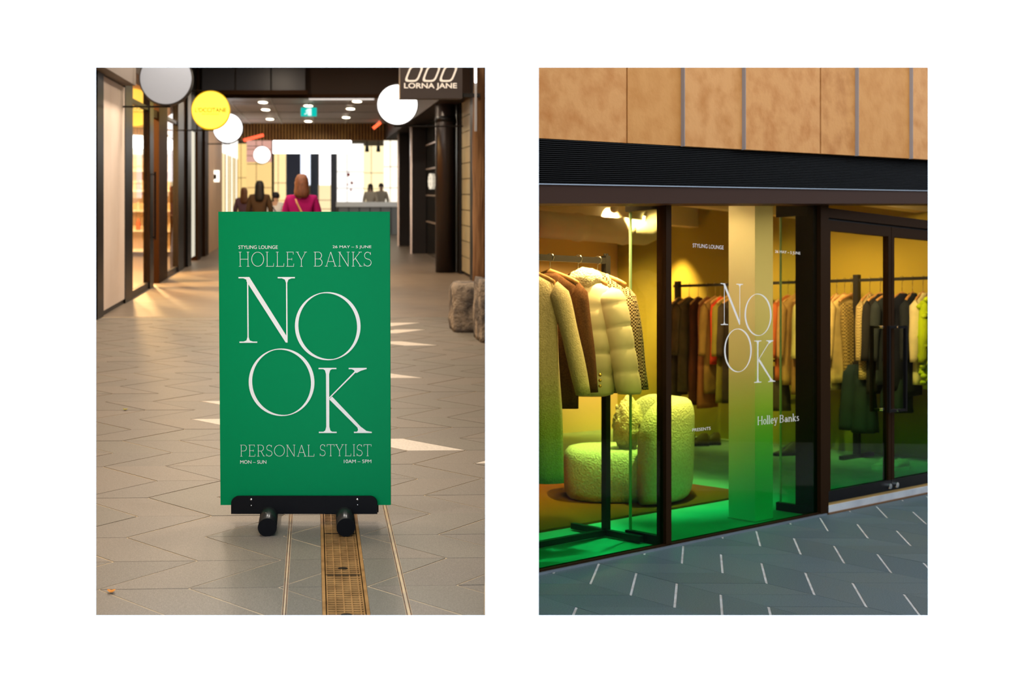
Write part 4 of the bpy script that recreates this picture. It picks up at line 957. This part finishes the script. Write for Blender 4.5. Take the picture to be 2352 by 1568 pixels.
# canopy shell over the shop so that only the street stays open to the sky
rf = rslab([(-2.5, .06), (7.2, .06), (7.2, -6.2), (-2.5, -6.2)], 2.95, 3.1).build('ceiling_shop', mat('shop_ceiling', (.78, .72, .60), .8)); struct(rf, 'pale ceiling of the boutique', 'ceiling')
up = rslab([(-.19, -.1), (7.2, -.1), (7.2, -.2), (-.19, -.2)], 3.1, 5.2).build('wall_upper', m_dark); struct(up, 'upper wall behind the stone cladding', 'wall')
# ---- boutique room
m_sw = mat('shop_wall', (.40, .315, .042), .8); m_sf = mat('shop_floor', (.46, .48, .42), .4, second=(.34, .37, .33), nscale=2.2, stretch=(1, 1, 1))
fl = rslab([(-2.5, -.02), (7.2, -.02), (7.2, -6.2), (-2.5, -6.2)], -.2, 0).build('floor_shop', m_sf); struct(fl, 'smooth polished concrete floor of the boutique', 'floor')
wk = rslab([(-2.5, -5.6), (7.2, -5.6), (7.2, -5.8), (-2.5, -5.8)], 0, 3.0).build('wall_shop_back', mat('shop_wall_peach', (.80, .56, .30), .8)); struct(wk, 'warm back wall of the boutique', 'wall')
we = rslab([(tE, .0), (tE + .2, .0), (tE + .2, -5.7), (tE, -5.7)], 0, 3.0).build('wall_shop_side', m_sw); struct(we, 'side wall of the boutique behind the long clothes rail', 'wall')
# unseen opposite side of the street, added to darken the glass reflections
op = MB().box(lambda x, y, z: (x, y, z), 7.4, 7.7, WY + WT, 16, -.1, 3.0).build('wall_street', mat('street_wall', (.10, .075, .055), .8)); struct(op, 'unseen brown wall added to close the street on the right', 'wall')
oq = MB().box(lambda x, y, z: (x, y, z), 5.3, 7.4, 15.8, 16, -.1, 3.0).build('wall_street_end', MATS['street_wall']); struct(oq, 'brown building wall at the end of the street', 'wall')
# ceiling beams and duct
for n, w, z0, lbx in ((-1.1, .16, 2.62, 'pale ceiling beam nearest the boutique window'), (-2.6, .14, 2.66, 'pale ceiling beam in the middle of the boutique'), (-4.2, .14, 2.66, 'pale ceiling beam at the back of the boutique')):
    b = rslab([(-2, n), (tE, n), (tE, n - w), (-2, n - w)], z0, 2.95).build('ceiling_beam', MATS['shop_ceiling'], None); struct(b, lbx, 'beam')
du = thing('air_duct', R(4.2, -3.6, 2.3), 'round pale air duct under the boutique ceiling', 'duct')
MB().tube([R(3.3, -3.6, 2.46), R(4.2, -3.6, 2.46), R(4.95, -3.6, 2.46), R(5.12, -3.6, 2.52), R(5.2, -3.6, 2.7), R(5.2, -3.6, 2.95)], .14, 18).build('duct_run', MATS['shop_ceiling'], du, True)
for q in (R(3.9, -3.6, 2.46), R(4.6, -3.6, 2.46)): MB().ball(q, .155).build('duct_joint', MATS['shop_ceiling'], du, True)
# column by the window
co = thing('shop_column', R(2.36, -.24, 0), 'square pale column just behind the lettered window', 'column')
MB().box(R, 2.25, 2.47, -.36, -.125, 0, 2.95).build('shaft', mat('column_cream', (.90, .88, .80), .7), co); MB().box(R, 2.245, 2.475, -.365, -.12, 0, .008).build('base_plate', m_sf, co)
# rug
rg = rslab([(-2, -.87), (3.31, -.87), (3.31, -3.6), (-2, -3.6)], .0, .016).build('rug', mat('rug_brown', (.62, .060, .006), .95, spec=.02, second=(.52, .050, .005), nscale=60, bump=(300, .5, .004)), None); tag(rg, 'flat brown rug under the cream armchair', 'rug')

# ---- bouclé tub chair
m_bou = mat('cream_boucle', (.78, .74, .60), .95, spec=.05, second=(.66, .61, .48), nscale=55, bump=(70, 1.0, .02))
CX, CY = .870, 8.98
ch = thing('armchair', (CX, CY, .016), 'rounded cream fleece armchair with a wrap around back', 'armchair')
mb = MB(); rings = []
for z, s in ((.018, .86), (.03, .93), (.08, .975), (.20, 1.0), (.32, .995), (.38, .965), (.415, .90), (.428, .78), (.432, .5), (.433, .15)):
    ring = []
    for k in range(40):
        u = 2 * PI * k / 40; c, s_ = math.cos(u), math.sin(u); e = .75
        q = 1 + .018 * noise.noise(Vector((c * 2, s_ * 2, z * 4)))
        ring.append((CX - .03 + math.copysign(abs(c) ** e, c) * .415 * s * q, CY + math.copysign(abs(s_) ** e, s_) * .40 * s * q, z))
    rings.append(ring)
mb.loft(rings).build('seat', m_bou, ch, True)
mb = MB(); rings = []; NA = 26
for i in range(NA + 1):
    th_ = math.radians(-74 + (150) * i / NA); e_ = min(i, NA - i) / 5.0; k_ = math.sqrt(max(0.03, 1 - (1 - min(1, e_)) ** 2))
    ro, ri, ht = .615, .37, .60 + .235 * (k_ ** 1.2); ring = []; mid = (ro + ri) / 2; hw_ = (ro - ri) / 2 * (.55 + .45 * k_)
    for k in range(20):
        u = 2 * PI * k / 20; c, s_ = math.cos(u), math.sin(u)
        rr = mid + math.copysign(abs(c) ** .6, c) * hw_; z = .022 + (ht - .022) * (.5 + .5 * math.copysign(abs(s_) ** .38, s_))
        rr += .02 * (z / .8) ; ring.append((CX + math.cos(th_) * rr, CY + math.sin(th_) * rr, z))
    rings.append(ring)
mb.loft(rings).build('backrest', m_bou, ch, True)
# fluffy cushion on the chair
cu = MB(); c0 = Vector((.935, 8.78, .64))
cu.ball(c0, (.125, .11, .215), 34, 24, lambda d: .22 * noise.noise(d * 4.0) + .16 * noise.noise(d * 9.0) - .25 * max(0, d.z) * abs(d.x))
tag(cu.build('cushion', mat('fluffy_cream', (.80, .70, .48), .95, spec=.03, bump=(60, 1, .03)), None, True, org=c0), 'fluffy cream cushion leaning on the armchair', 'cushion')

# ---- clothes
def fold(u, z, amp, fq, sd): return 1 + amp * math.sin(fq * u + sd + 2 * z) + amp * .6 * noise.noise(Vector((math.cos(u) * 2 + sd, math.sin(u) * 2, z * 3)))
def garment(name, fr, prof, m, label, cat, group=None, sleeve=None, sd=0, ms=None, n=28, amp=.05, fq=7, quilt=0, hem=None):
    """fr(w, d, z): w = along the hanger, d = along the rail.  prof = (z, half width, half depth) from hem to neck"""
    o = thing(name, fr(0, 0, prof[0][0]), label, cat, group)
    zs = []
    for i in range(len(prof) - 1):
        (z0, w0, d0), (z1, w1, d1) = prof[i], prof[i + 1]; k = max(1, int(abs(z1 - z0) / (.015 if quilt else .06)))
        zs += [(z0 + (z1 - z0) * j / k, w0 + (w1 - w0) * j / k, d0 + (d1 - d0) * j / k) for j in range(k)]
    zs.append(prof[-1]); rings = []
    for z, w, d in zs:
        b = 1 + (.13 * abs(math.sin(PI * (z - prof[0][0]) / quilt)) ** .28 - .09 if quilt else 0)
        low = min(1, max(0, (prof[-1][0] - z) / .25))
        rings.append([fr(math.copysign(abs(math.cos(u)) ** .8, math.cos(u)) * w * b * (1 + (fold(u, z, amp * .3, fq, sd) - 1) * low), math.sin(u) * d * b * (1 + (fold(u, z, amp * 2.2, fq, sd) - 1) * low), z) for u in [2 * PI * k / n for k in range(n)]])
    MB().loft(rings).build('body', m, o, True)
    if sleeve:
        zsh, wsh, zc, wc, r0, r1, dd = sleeve
        for s in (-1, 1):
            rings = []; K = 48 if quilt else 12
            for j in range(K + 1):
                f_ = j / K; z = zsh + (zc - zsh) * f_; w = wsh + (wc - wsh) * (f_ ** .8) ; r = r0 + (r1 - r0) * f_
                kk = min(1.0, f_ / .13); r *= .25 + .75 * math.sqrt(max(0.0, 1 - (1 - kk) ** 2))
                b = 1 + (.15 * abs(math.sin(PI * (z - zc) / quilt)) ** .28 - .10 if quilt else .05 * math.sin(9 * f_ + sd))
                rings.append([fr(s * (w + r * b * .9 * math.cos(u)), dd * f_ + r * 1.05 * b * math.sin(u) * fold(u, z, amp, 3, sd + j * .2), z + (.02 * math.cos(u) * (1 - f_))) for u in [2 * PI * k / 16 for k in range(16)]])
            MB().loft(rings).build('sleeve', ms or m, o, True)
    return o
def hanger(fr, z, label, hw=.2, rail=None, m=m_wood):
    o = thing('hanger', fr(0, 0, z), label, 'hanger', 'wooden clothes hangers')
    mb = MB(); K = 12; rings = []
    for j in range(K + 1):
        w = -hw + 2 * hw * j / K; zz = z + .075 * max(0.0, 1 - abs(w / hw)) ** .8 ; t_ = .022 - .008 * abs(w / hw)
        rings.append([fr(w, .013 * math.cos(u), zz + t_ * math.sin(u)) for u in [2 * PI * k / 8 for k in range(8)]])
    mb.loft(rings).build('arms', m, o, True)
    zr_ = rail; zt = z + .09; hook = [fr(0, 0, zt), fr(0, 0, zr_ - .03)] + [fr(.028 * math.sin(a_), 0, zr_ + .002 - .028 * math.cos(a_) ) for a_ in (.0, .8, 1.6, 2.4, 3.14, 3.9, 4.6)]
    hook[1] = fr(0, 0, zr_ - .034); MB().tube(hook, .0028, 6).build('hook', m_chrome, o, True)
    return o
m_rack = mat('rack_black', (.014, .013, .014), .4)
# front rack along the window
RN = -.48; RT = 1.065; zR0, zR1 = 1.845, 1.885
rk = thing('clothes_rack', R(RT, RN, 0), 'black square tube clothes rack close behind the left window', 'clothes rack')
MB().box(R, .22, RT + .02, RN - .02, RN + .02, zR0, zR1).build('rail', m_rack, rk); MB().box(R, RT - .022, RT + .022, RN - .022, RN + .022, .05, 1.90).build('upright', m_rack, rk)
MB().box(R, RT - .02, RT + .02, -.80, -.16, .01, .05).build('foot', m_rack, rk); MB().box(R, .22, RT, RN - .02, RN + .02, .012, .05).build('base_bar', m_rack, rk)
for q in ((RT + .012), (RT - .012)): MB().tube([R(q, RN, 1.9), R(q, RN, 1.915)], .008, 8).build('stud', m_rack, rk)
def ffr(t, ang, n0=RN):
    ca, sa = math.cos(math.radians(ang)), math.sin(math.radians(ang))
    return lambda w, d, z: R(t + w * sa + d * ca, n0 + w * ca - d * sa, z)
m_wool = mat('cream_wool', (.78, .68, .48), .95, spec=.03, second=(.66, .56, .38), nscale=90, bump=(120, .7, .006))
m_blz = mat('brown_tweed', (.085, .040, .022), .9, spec=.05, second=(.13, .065, .035), nscale=120)
m_puf = mat('white_quilt', (.86, .80, .62), .7, spec=.15, second=(.80, .73, .54), nscale=6)
m_hound = checker('houndstooth', (.66, .53, .35), (.045, .025, .013), 88)
f0_ = ffr(.335, 22); fr = lambda w, d, z: f0_(w if w > 0 else w * .5, d, z); garment('long_coat', fr, ((.45, .26, .10), (.9, .25, .095), (1.35, .22, .085), (1.62, .21, .075), (1.70, .18, .06), (1.745, .09, .05), (1.765, .055, .04)), m_wool, 'long cream wool coat at the left end of the front rack', 'coat', 'garments on the front rack', (1.685, .205, 1.0, .385, .066, .052, .02), 1); hanger(fr, 1.70, 'beech hanger under the long cream wool coat', rail=1.865)
fr = ffr(.545, 22); bz = garment('blazer', fr, ((.90, .20, .07), (1.2, .20, .07), (1.5, .21, .07), (1.68, .20, .06), (1.74, .10, .05), (1.765, .06, .04)), m_blz, 'dark brown blazer with gold cuff buttons on the front rack', 'blazer', 'garments on the front rack', (1.685, .19, 1.005, .275, .062, .05, .03), 2)
for j in range(3): MB().ball(fr(.325, .055, 1.045 + j * .035), .011, 10, 6).build('cuff_button', mat('gold_button', (.85, .55, .12), .25, .9), bz, True)
hanger(fr, 1.70, 'beech hanger under the dark brown blazer', rail=1.865)
fr = ffr(.80, 24); pf = garment('puffer_jacket', fr, ((.965, .20, .085), (.98, .24, .11), (1.3, .25, .125), (1.55, .235, .12), (1.68, .21, .10), (1.73, .12, .08)), m_puf, 'white quilted puffer jacket with fluffy fur collar', 'jacket', 'garments on the front rack', (1.66, .215, .985, .345, .098, .088, .03), 3, n=36, amp=.02, quilt=.145)
fur = lambda d: .10 * noise.noise(d * 4) + .10 * noise.noise(d * 9)
MB().ball(fr(.05, .0, 1.725), (.115, .12, .085), 26, 16, fur).build('fur_collar', mat('cream_fur', (.88, .80, .60), .98, spec=.02, bump=(90, 1, .02)), pf, True)
for j, (w, z, r) in enumerate(((.13, 1.60, .062), (.11, 1.52, .058), (.085, 1.43, .056), (.075, 1.34, .052), (.07, 1.25, .05), (.07, 1.16, .05), (.07, 1.07, .05))):
    MB().ball(fr(w, .13, z), (r, r, r * 1.1), 18, 12, fur).build('fur_trim', MATS['cream_fur'], pf, True)
hanger(fr, 1.70, 'beech hanger under the white puffer jacket', rail=1.865)
fr = ffr(.985, 24); garment('check_coat', fr, ((.98, .20, .06), (1.3, .20, .065), (1.55, .205, .065), (1.67, .20, .06), (1.74, .10, .05), (1.775, .07, .045)), m_hound, 'brown and cream houndstooth coat at the right end of the front rack', 'coat', 'garments on the front rack', (1.67, .195, 1.005, .30, .068, .05, .03), 4); hanger(fr, 1.70, 'beech hanger under the houndstooth coat', rail=1.865)
# long rail along the side wall
BT = 6.2; ZR = 1.90
br = thing('clothes_rail', R(BT, -2.2, 0), 'long black clothes rail along the boutique side wall', 'clothes rack')
MB().box(R, BT - .016, BT + .016, -4.22, -.25, ZR - .016, ZR + .016).build('rail', m_rack, br)
for x in (1557, 1968, 2190):
    n = rpxt(x, 650, BT)[0]; MB().box(R, BT - .03, BT + .03, n - .03, n + .03, 0, ZR + .06).build('upright', m_rack, br); MB().box(R, BT - .30, BT + .30, n - .03, n + .03, .0, .04).build('foot', m_rack, br)
def bfr(n, ang=0):
    ca, sa = math.cos(math.radians(ang)), math.sin(math.radians(ang)); return lambda w, d, z: R(BT + w * ca + d * sa, n - w * sa + d * ca, z)
G = [  # picture x, colour, hem height, half depth, kind, sleeve?, description
 (1546, (.10, .075, .055), .55, .055, 'coat', 1, 'charcoal coat at the left end of the long rail'),
 (1569, (.13, .10, .06), .60, .05, 'coat', 1, 'olive grey coat second on the long rail'),
 (1590, (.10, .035, .018), .45, .05, 'dress', 0, 'dark chocolate dress near the left of the long rail'),
 (1611, (.30, .11, .05), .42, .05, 'dress', 0, 'rust pink dress on the long rail left of the lettering'),
 (1629, (.26, .16, .05), .60, .045, 'blouse', 1, 'ochre blouse on the long rail under the letter N'),
 (1641, (.70, .07, .03), .95, .04, 'blouse', 0, 'small red orange top on the long rail'),
 (1656, (.24, .20, .04), .50, .045, 'dress', 1, 'olive yellow dress right of the red orange top'),
 (1673, (.06, .045, .035), .50, .05, 'coat', 1, 'dark coat on the long rail left of the column'),
 (1796, (.42, .12, .04), .80, .05, 'shirt', 1, 'rust orange shirt right of the column'),
 (1812, (.48, .28, .12), .75, .05, 'shirt', 1, 'tan shirt right of the column'),
 (1829, (.35, .18, .08), .65, .045, 'dress', 0, 'light brown dress behind the glass fin'),
 (1846, (.62, .55, .26), .70, .05, 'cardigan', 1, 'pale yellow cardigan behind the glass fin'),
 (1866, (.70, .65, .45), .75, .05, 'cardigan', 1, 'cream cardigan beside the black jamb'),
 (1908, (.62, .52, .28), .72, .05, 'blouse', 1, 'cream blouse just right of the black jamb'),
 (1926, (.58, .46, .22), .80, .05, 'blouse', 1, 'butter coloured blouse seen through the left door'),
 (1941, 'ging', .42, .055, 'trousers', 0, 'long gingham trousers hanging in the left door'),
 (1984, 'hat', .85, .065, 'jacket', 1, 'cream checked jacket right of the rail post'),
 (2008, (.025, .025, .03), .70, .05, 'coat', 1, 'black coat beside the checked jacket'),
 (2028, (.035, .045, .06), .80, .03, 'shirt', 1, 'dark slate shirt beside the door stiles'),
 (2058, (.018, .022, .045), .75, .06, 'coat', 1, 'midnight navy coat right of the door stiles'),
 (2082, (.022, .028, .045), .70, .055, 'jacket', 1, 'navy jacket in the right door'),
 (2106, (.80, .74, .50), .82, .055, 'coat', 1, 'ivory coat with long sleeves in the right door'),
 (2137, (.50, .72, .02), .78, .055, 'jacket', 1, 'lime green feathery jacket at the picture edge'),
]
m_ging = checker('gingham', (.36, .27, .10), (.10, .075, .03), 55); m_hat = checker('cream_check', (.52, .42, .22), (.22, .17, .08), 70)
for i, (x, c, zh, hd2, kd, slv, lbx) in enumerate(G):
    n = rpxt(x + 14, 655, BT)[0]; fr = bfr(n, random.uniform(-12, 12)); zs = 1.72
    m = m_ging if c == 'ging' else m_hat if c == 'hat' else mat('cloth_%d' % i, c, .9, spec=.05, second=tuple(v * .7 for v in c), nscale=5)
    if kd == 'trousers': prof = ((zh, .10, hd2), (1.0, .11, hd2), (1.5, .15, hd2), (zs - .06, .16, .03))
    else: prof = ((zh, .22 if kd == 'dress' else .20, hd2), (1.2, .19, hd2 * .95), (zs - .14, .20, hd2 * .9), (zs - .05, .18, hd2 * .8), (zs + .01, .08, .04), (zs + .03, .05, .035))
    g = garment(kd, fr, prof, m, lbx, kd, 'garments on the long rail', (zs - .06, .19, 1.05 if slv else 1.4, .25, .055, .042, .01) if slv else None, i, n=20, amp=.07, fq=6)
    if 'lime' in lbx:
        for j in range(26):
            z = .85 + .033 * j; MB().ball(fr(-.215 + .02 * math.sin(j * 2.1), .03 * math.sin(j * 1.3), z), (.034, .034, .028), 8, 6, lambda d: .3 * noise.noise(d * 6 + Vector((j, 0, 0)))).build('feather_tuft', m, g, True)
    hanger(fr, zs - .045, 'beech hanger carrying the ' + ' '.join(lbx.split()[:3]).replace(' on the', '').replace(' at the', '').replace(' near', '') + ' no longer', rail=ZR) if False else hanger(fr, zs - .045, 'wooden hanger of the ' + lbx, hw=.19, rail=ZR)
# long dark skirts and trousers on a lower rail
m_navy = mat('navy_cloth', (.008, .026, .045), .85, second=(.006, .018, .032), nscale=6)
for i, (x, zt, zb_, w, lbx) in enumerate(((1975, 1.0, .30, .16, 'dark navy trousers hanging low under the checked jacket'), (2005, 1.0, .28, .17, 'dark teal skirt hanging low beside the left door handle'), (2080, .95, .52, .20, 'dark navy skirt hanging low in the right door'), (1810, .95, .45, .16, 'dark brown trousers hanging low beside the column'), (1890, .82, .40, .15, 'dark grey trousers hanging low behind the black jamb'))):
    n = rpxt(x, 850, BT + .15)[0]
    fr = lambda w_, d, z, n=n: R(BT - .02 + w_, n + d, z)
    garment('trousers' if 'trousers' in lbx else 'skirt', fr, ((zb_, w * .8, w * .75), (zb_ + .2, w * .75, w * .7), (zt - .1, w * .6, w * .55), (zt, w * .5, w * .45)), m_navy if i < 3 else mat('lowcloth_%d' % i, (.05, .035, .025), .9), lbx, 'clothing', 'low hung clothes', None, i, n=22, amp=.08)
lr = MB().box(R, BT - .05, BT - .02, -4.2, -.4, 1.0, 1.025).build('low_rail', m_rack); tag(lr, 'thin black lower rail beneath the long clothes rail', 'rail')
# shoes
def shoe(x, y, ang, m, sole, label, hi=.0):
    Y = F * EYE / (y - HY); c = ((x - 1176) * Y / F, Y); ca, sa = math.cos(ang), math.sin(ang)
    f = lambda u, v, z: (c[0] + u * ca - v * sa, c[1] + u * sa + v * ca, z)
    o = thing('shoe', f(0, 0, 0), label, 'shoe')
    out = [(-.14, .030), (-.12, .042), (-.05, .038), (.02, .042), (.08, .048), (.12, .042), (.145, .022)]
    lp = [(u, -v) for u, v in out] + [(u, v) for u, v in reversed(out)]
    MB().prism([f(u, v, 0) for u, v in lp], [f(u * 1.02, v * 1.02, .03) for u, v in lp]).build('sole', sole, o)
    rings = []
    for u, w, h in ((-.138, .028, .085 + hi), (-.12, .036, .105 + hi), (-.06, .036, .10 + hi), (-.01, .036, .092 + hi * .5), (.04, .038, .070), (.09, .040, .052), (.125, .032, .042), (.142, .014, .034)):
        rings.append([f(u, w * math.cos(a_), .03 + (h - .03) * max(0, math.sin(a_)) ** .7) for a_ in [PI * k / 8 for k in range(9)]] + [f(u, -w * .8 + w * 1.6 * k / 5, .029) for k in range(1, 5)])
    MB().loft(rings).build('upper', m, o, True)
    for j in range(5): MB().tube([f(.06 - j * .022, -.025, .068 + j * .008), f(.06 - j * .022, 0, .082 + j * .008), f(.06 - j * .022, .025, .068 + j * .008)], .004, 6).build('lace', sole, o)
m_sneak = mat('sneaker_white', (.72, .70, .62), .6, second=(.6, .6, .5), nscale=20); m_boot = mat('boot_brown', (.12, .06, .025), .5)
shoe(2062, 1079, PI + .5, m_sneak, m_print, 'white lace up sneaker on the floor seen through the right door')
shoe(2030, 1075, PI + .5, m_sneak, m_print, 'white sneaker half hidden behind the door stiles')
shoe(1628, 1022, PI + .2, m_boot, m_dark, 'brown boot on the floor left of the column', .05); shoe(1601, 1024, PI + .2, m_boot, m_dark, 'brown boot furthest left on the floor under the long rail', .05); shoe(1805, 1046, PI + .2, m_boot, m_dark, 'brown boot on the floor right of the column', .05)
# ---- boutique lamps
def shop_spot(t, n, tt, tn, tz, w, ang, label, z=2.86, col=(1, .80, .52)):
    o = thing('ceiling_spot', R(t, n, z), label, 'spotlight'); a = Vector(R(t, n, z - .08)); b = Vector(R(tt, tn, tz)); d = (b - a).normalized()
    MB().tube([a - d * .06, a + d * .07], [.035, .045], 14).build('head', m_white, o); MB().tube([a + d * .07, a + d * .075], .038, 14).build('lens', m_lens, o); MB().tube([R(t, n, z - .06), R(t, n, 2.95)], .01, 8).build('stem', m_white, o)
    spot('spot_beam', a + d * .09, b, w, col, ang, .7, .04, parent=o)
for i, q in enumerate(((1.0, -.14, .72, -1.0, 1.0, 3.6, 66), (1.9, -.55, 1.0, -.8, 1.2, 4.2, 52), (2.3, -.75, 2.45, -1.5, .5, 6.0, 60), (3.2, -2.2, 2.8, -2.0, .6, 1.6, 50), (4.4, -.7, 6.4, -1.2, 1.2, 1.45, 76), (4.4, -2.0, 6.4, -2.3, 1.2, 1.45, 76), (4.4, -3.4, 6.4, -3.6, 1.2, 1.45, 76), (6.35, -4.45, 6.5, -4.5, .5, 2.6, 62), (4.9, -4.0, 5.7, -5.6, 1.9, 4.2, 85), (5.6, -4.1, 6.2, -5.6, 1.6, 3.6, 85), (1.55, -.45, 2.26, -.22, 1.5, .30, 60), (2.36, -.045, 2.36, -.09, 0, 2.6, 120))):
    shop_spot(q[0], q[1], q[2], q[3], q[4], q[5] * SHOP_W, q[6], ('front', 'second', 'third', 'fourth', 'fifth', 'sixth', 'seventh', 'wall washing', 'rear left', 'rear right', 'added column facing', 'added window side')[i] + ' white spotlight under the boutique ceiling')  # last two spots are added only to brighten the pale column

# added light strip, unseen behind the window head, brightening the clothes and the ceiling
ls = thing('added_strip', R(1.2, -.10, 2.62), 'added unseen warm strip light behind the head of the boutique windows', 'lamp')
MB().box(R, .15, 5.2, -.13, -.06, 2.66, 2.70).build('housing', m_white, ls); MB().box(R, .15, 2.15, -.128, -.062, 2.645, 2.66).build('diffuser', lamp_mat('added_strip_warm', (1, .82, .56), 3), ls)
for tgt, w, ln in ((R(1.3, -.9, 1.1), 44, 1.9), (R(2.7, -2.4, 3.15), 55, 4.8)):
    lo_ = R(1.15, -.10, 2.63) if ln < 3 else R(2.7, -.15, 2.74); dq = (Vector(tgt) - Vector(lo_)).normalized()
    d = bpy.data.lights.new('added_strip_glow', 'AREA'); d.shape = 'RECTANGLE'; d.size = ln; d.size_y = .06; d.energy = w; d.color = (1, .82, .56)
    o = bpy.data.objects.new('added_strip_glow', d); COL.objects.link(o); o.parent = ls
    zc_ = -dq; xc = Vector((DT[0], DT[1], 0)); xc = (xc - zc_ * xc.dot(zc_)).normalized(); yc = zc_.cross(xc)
    o.matrix_local = Matrix.Translation(Vector(lo_) - Vector(ORG[ls.name])) @ Matrix((xc, yc, zc_)).transposed().to_4x4()
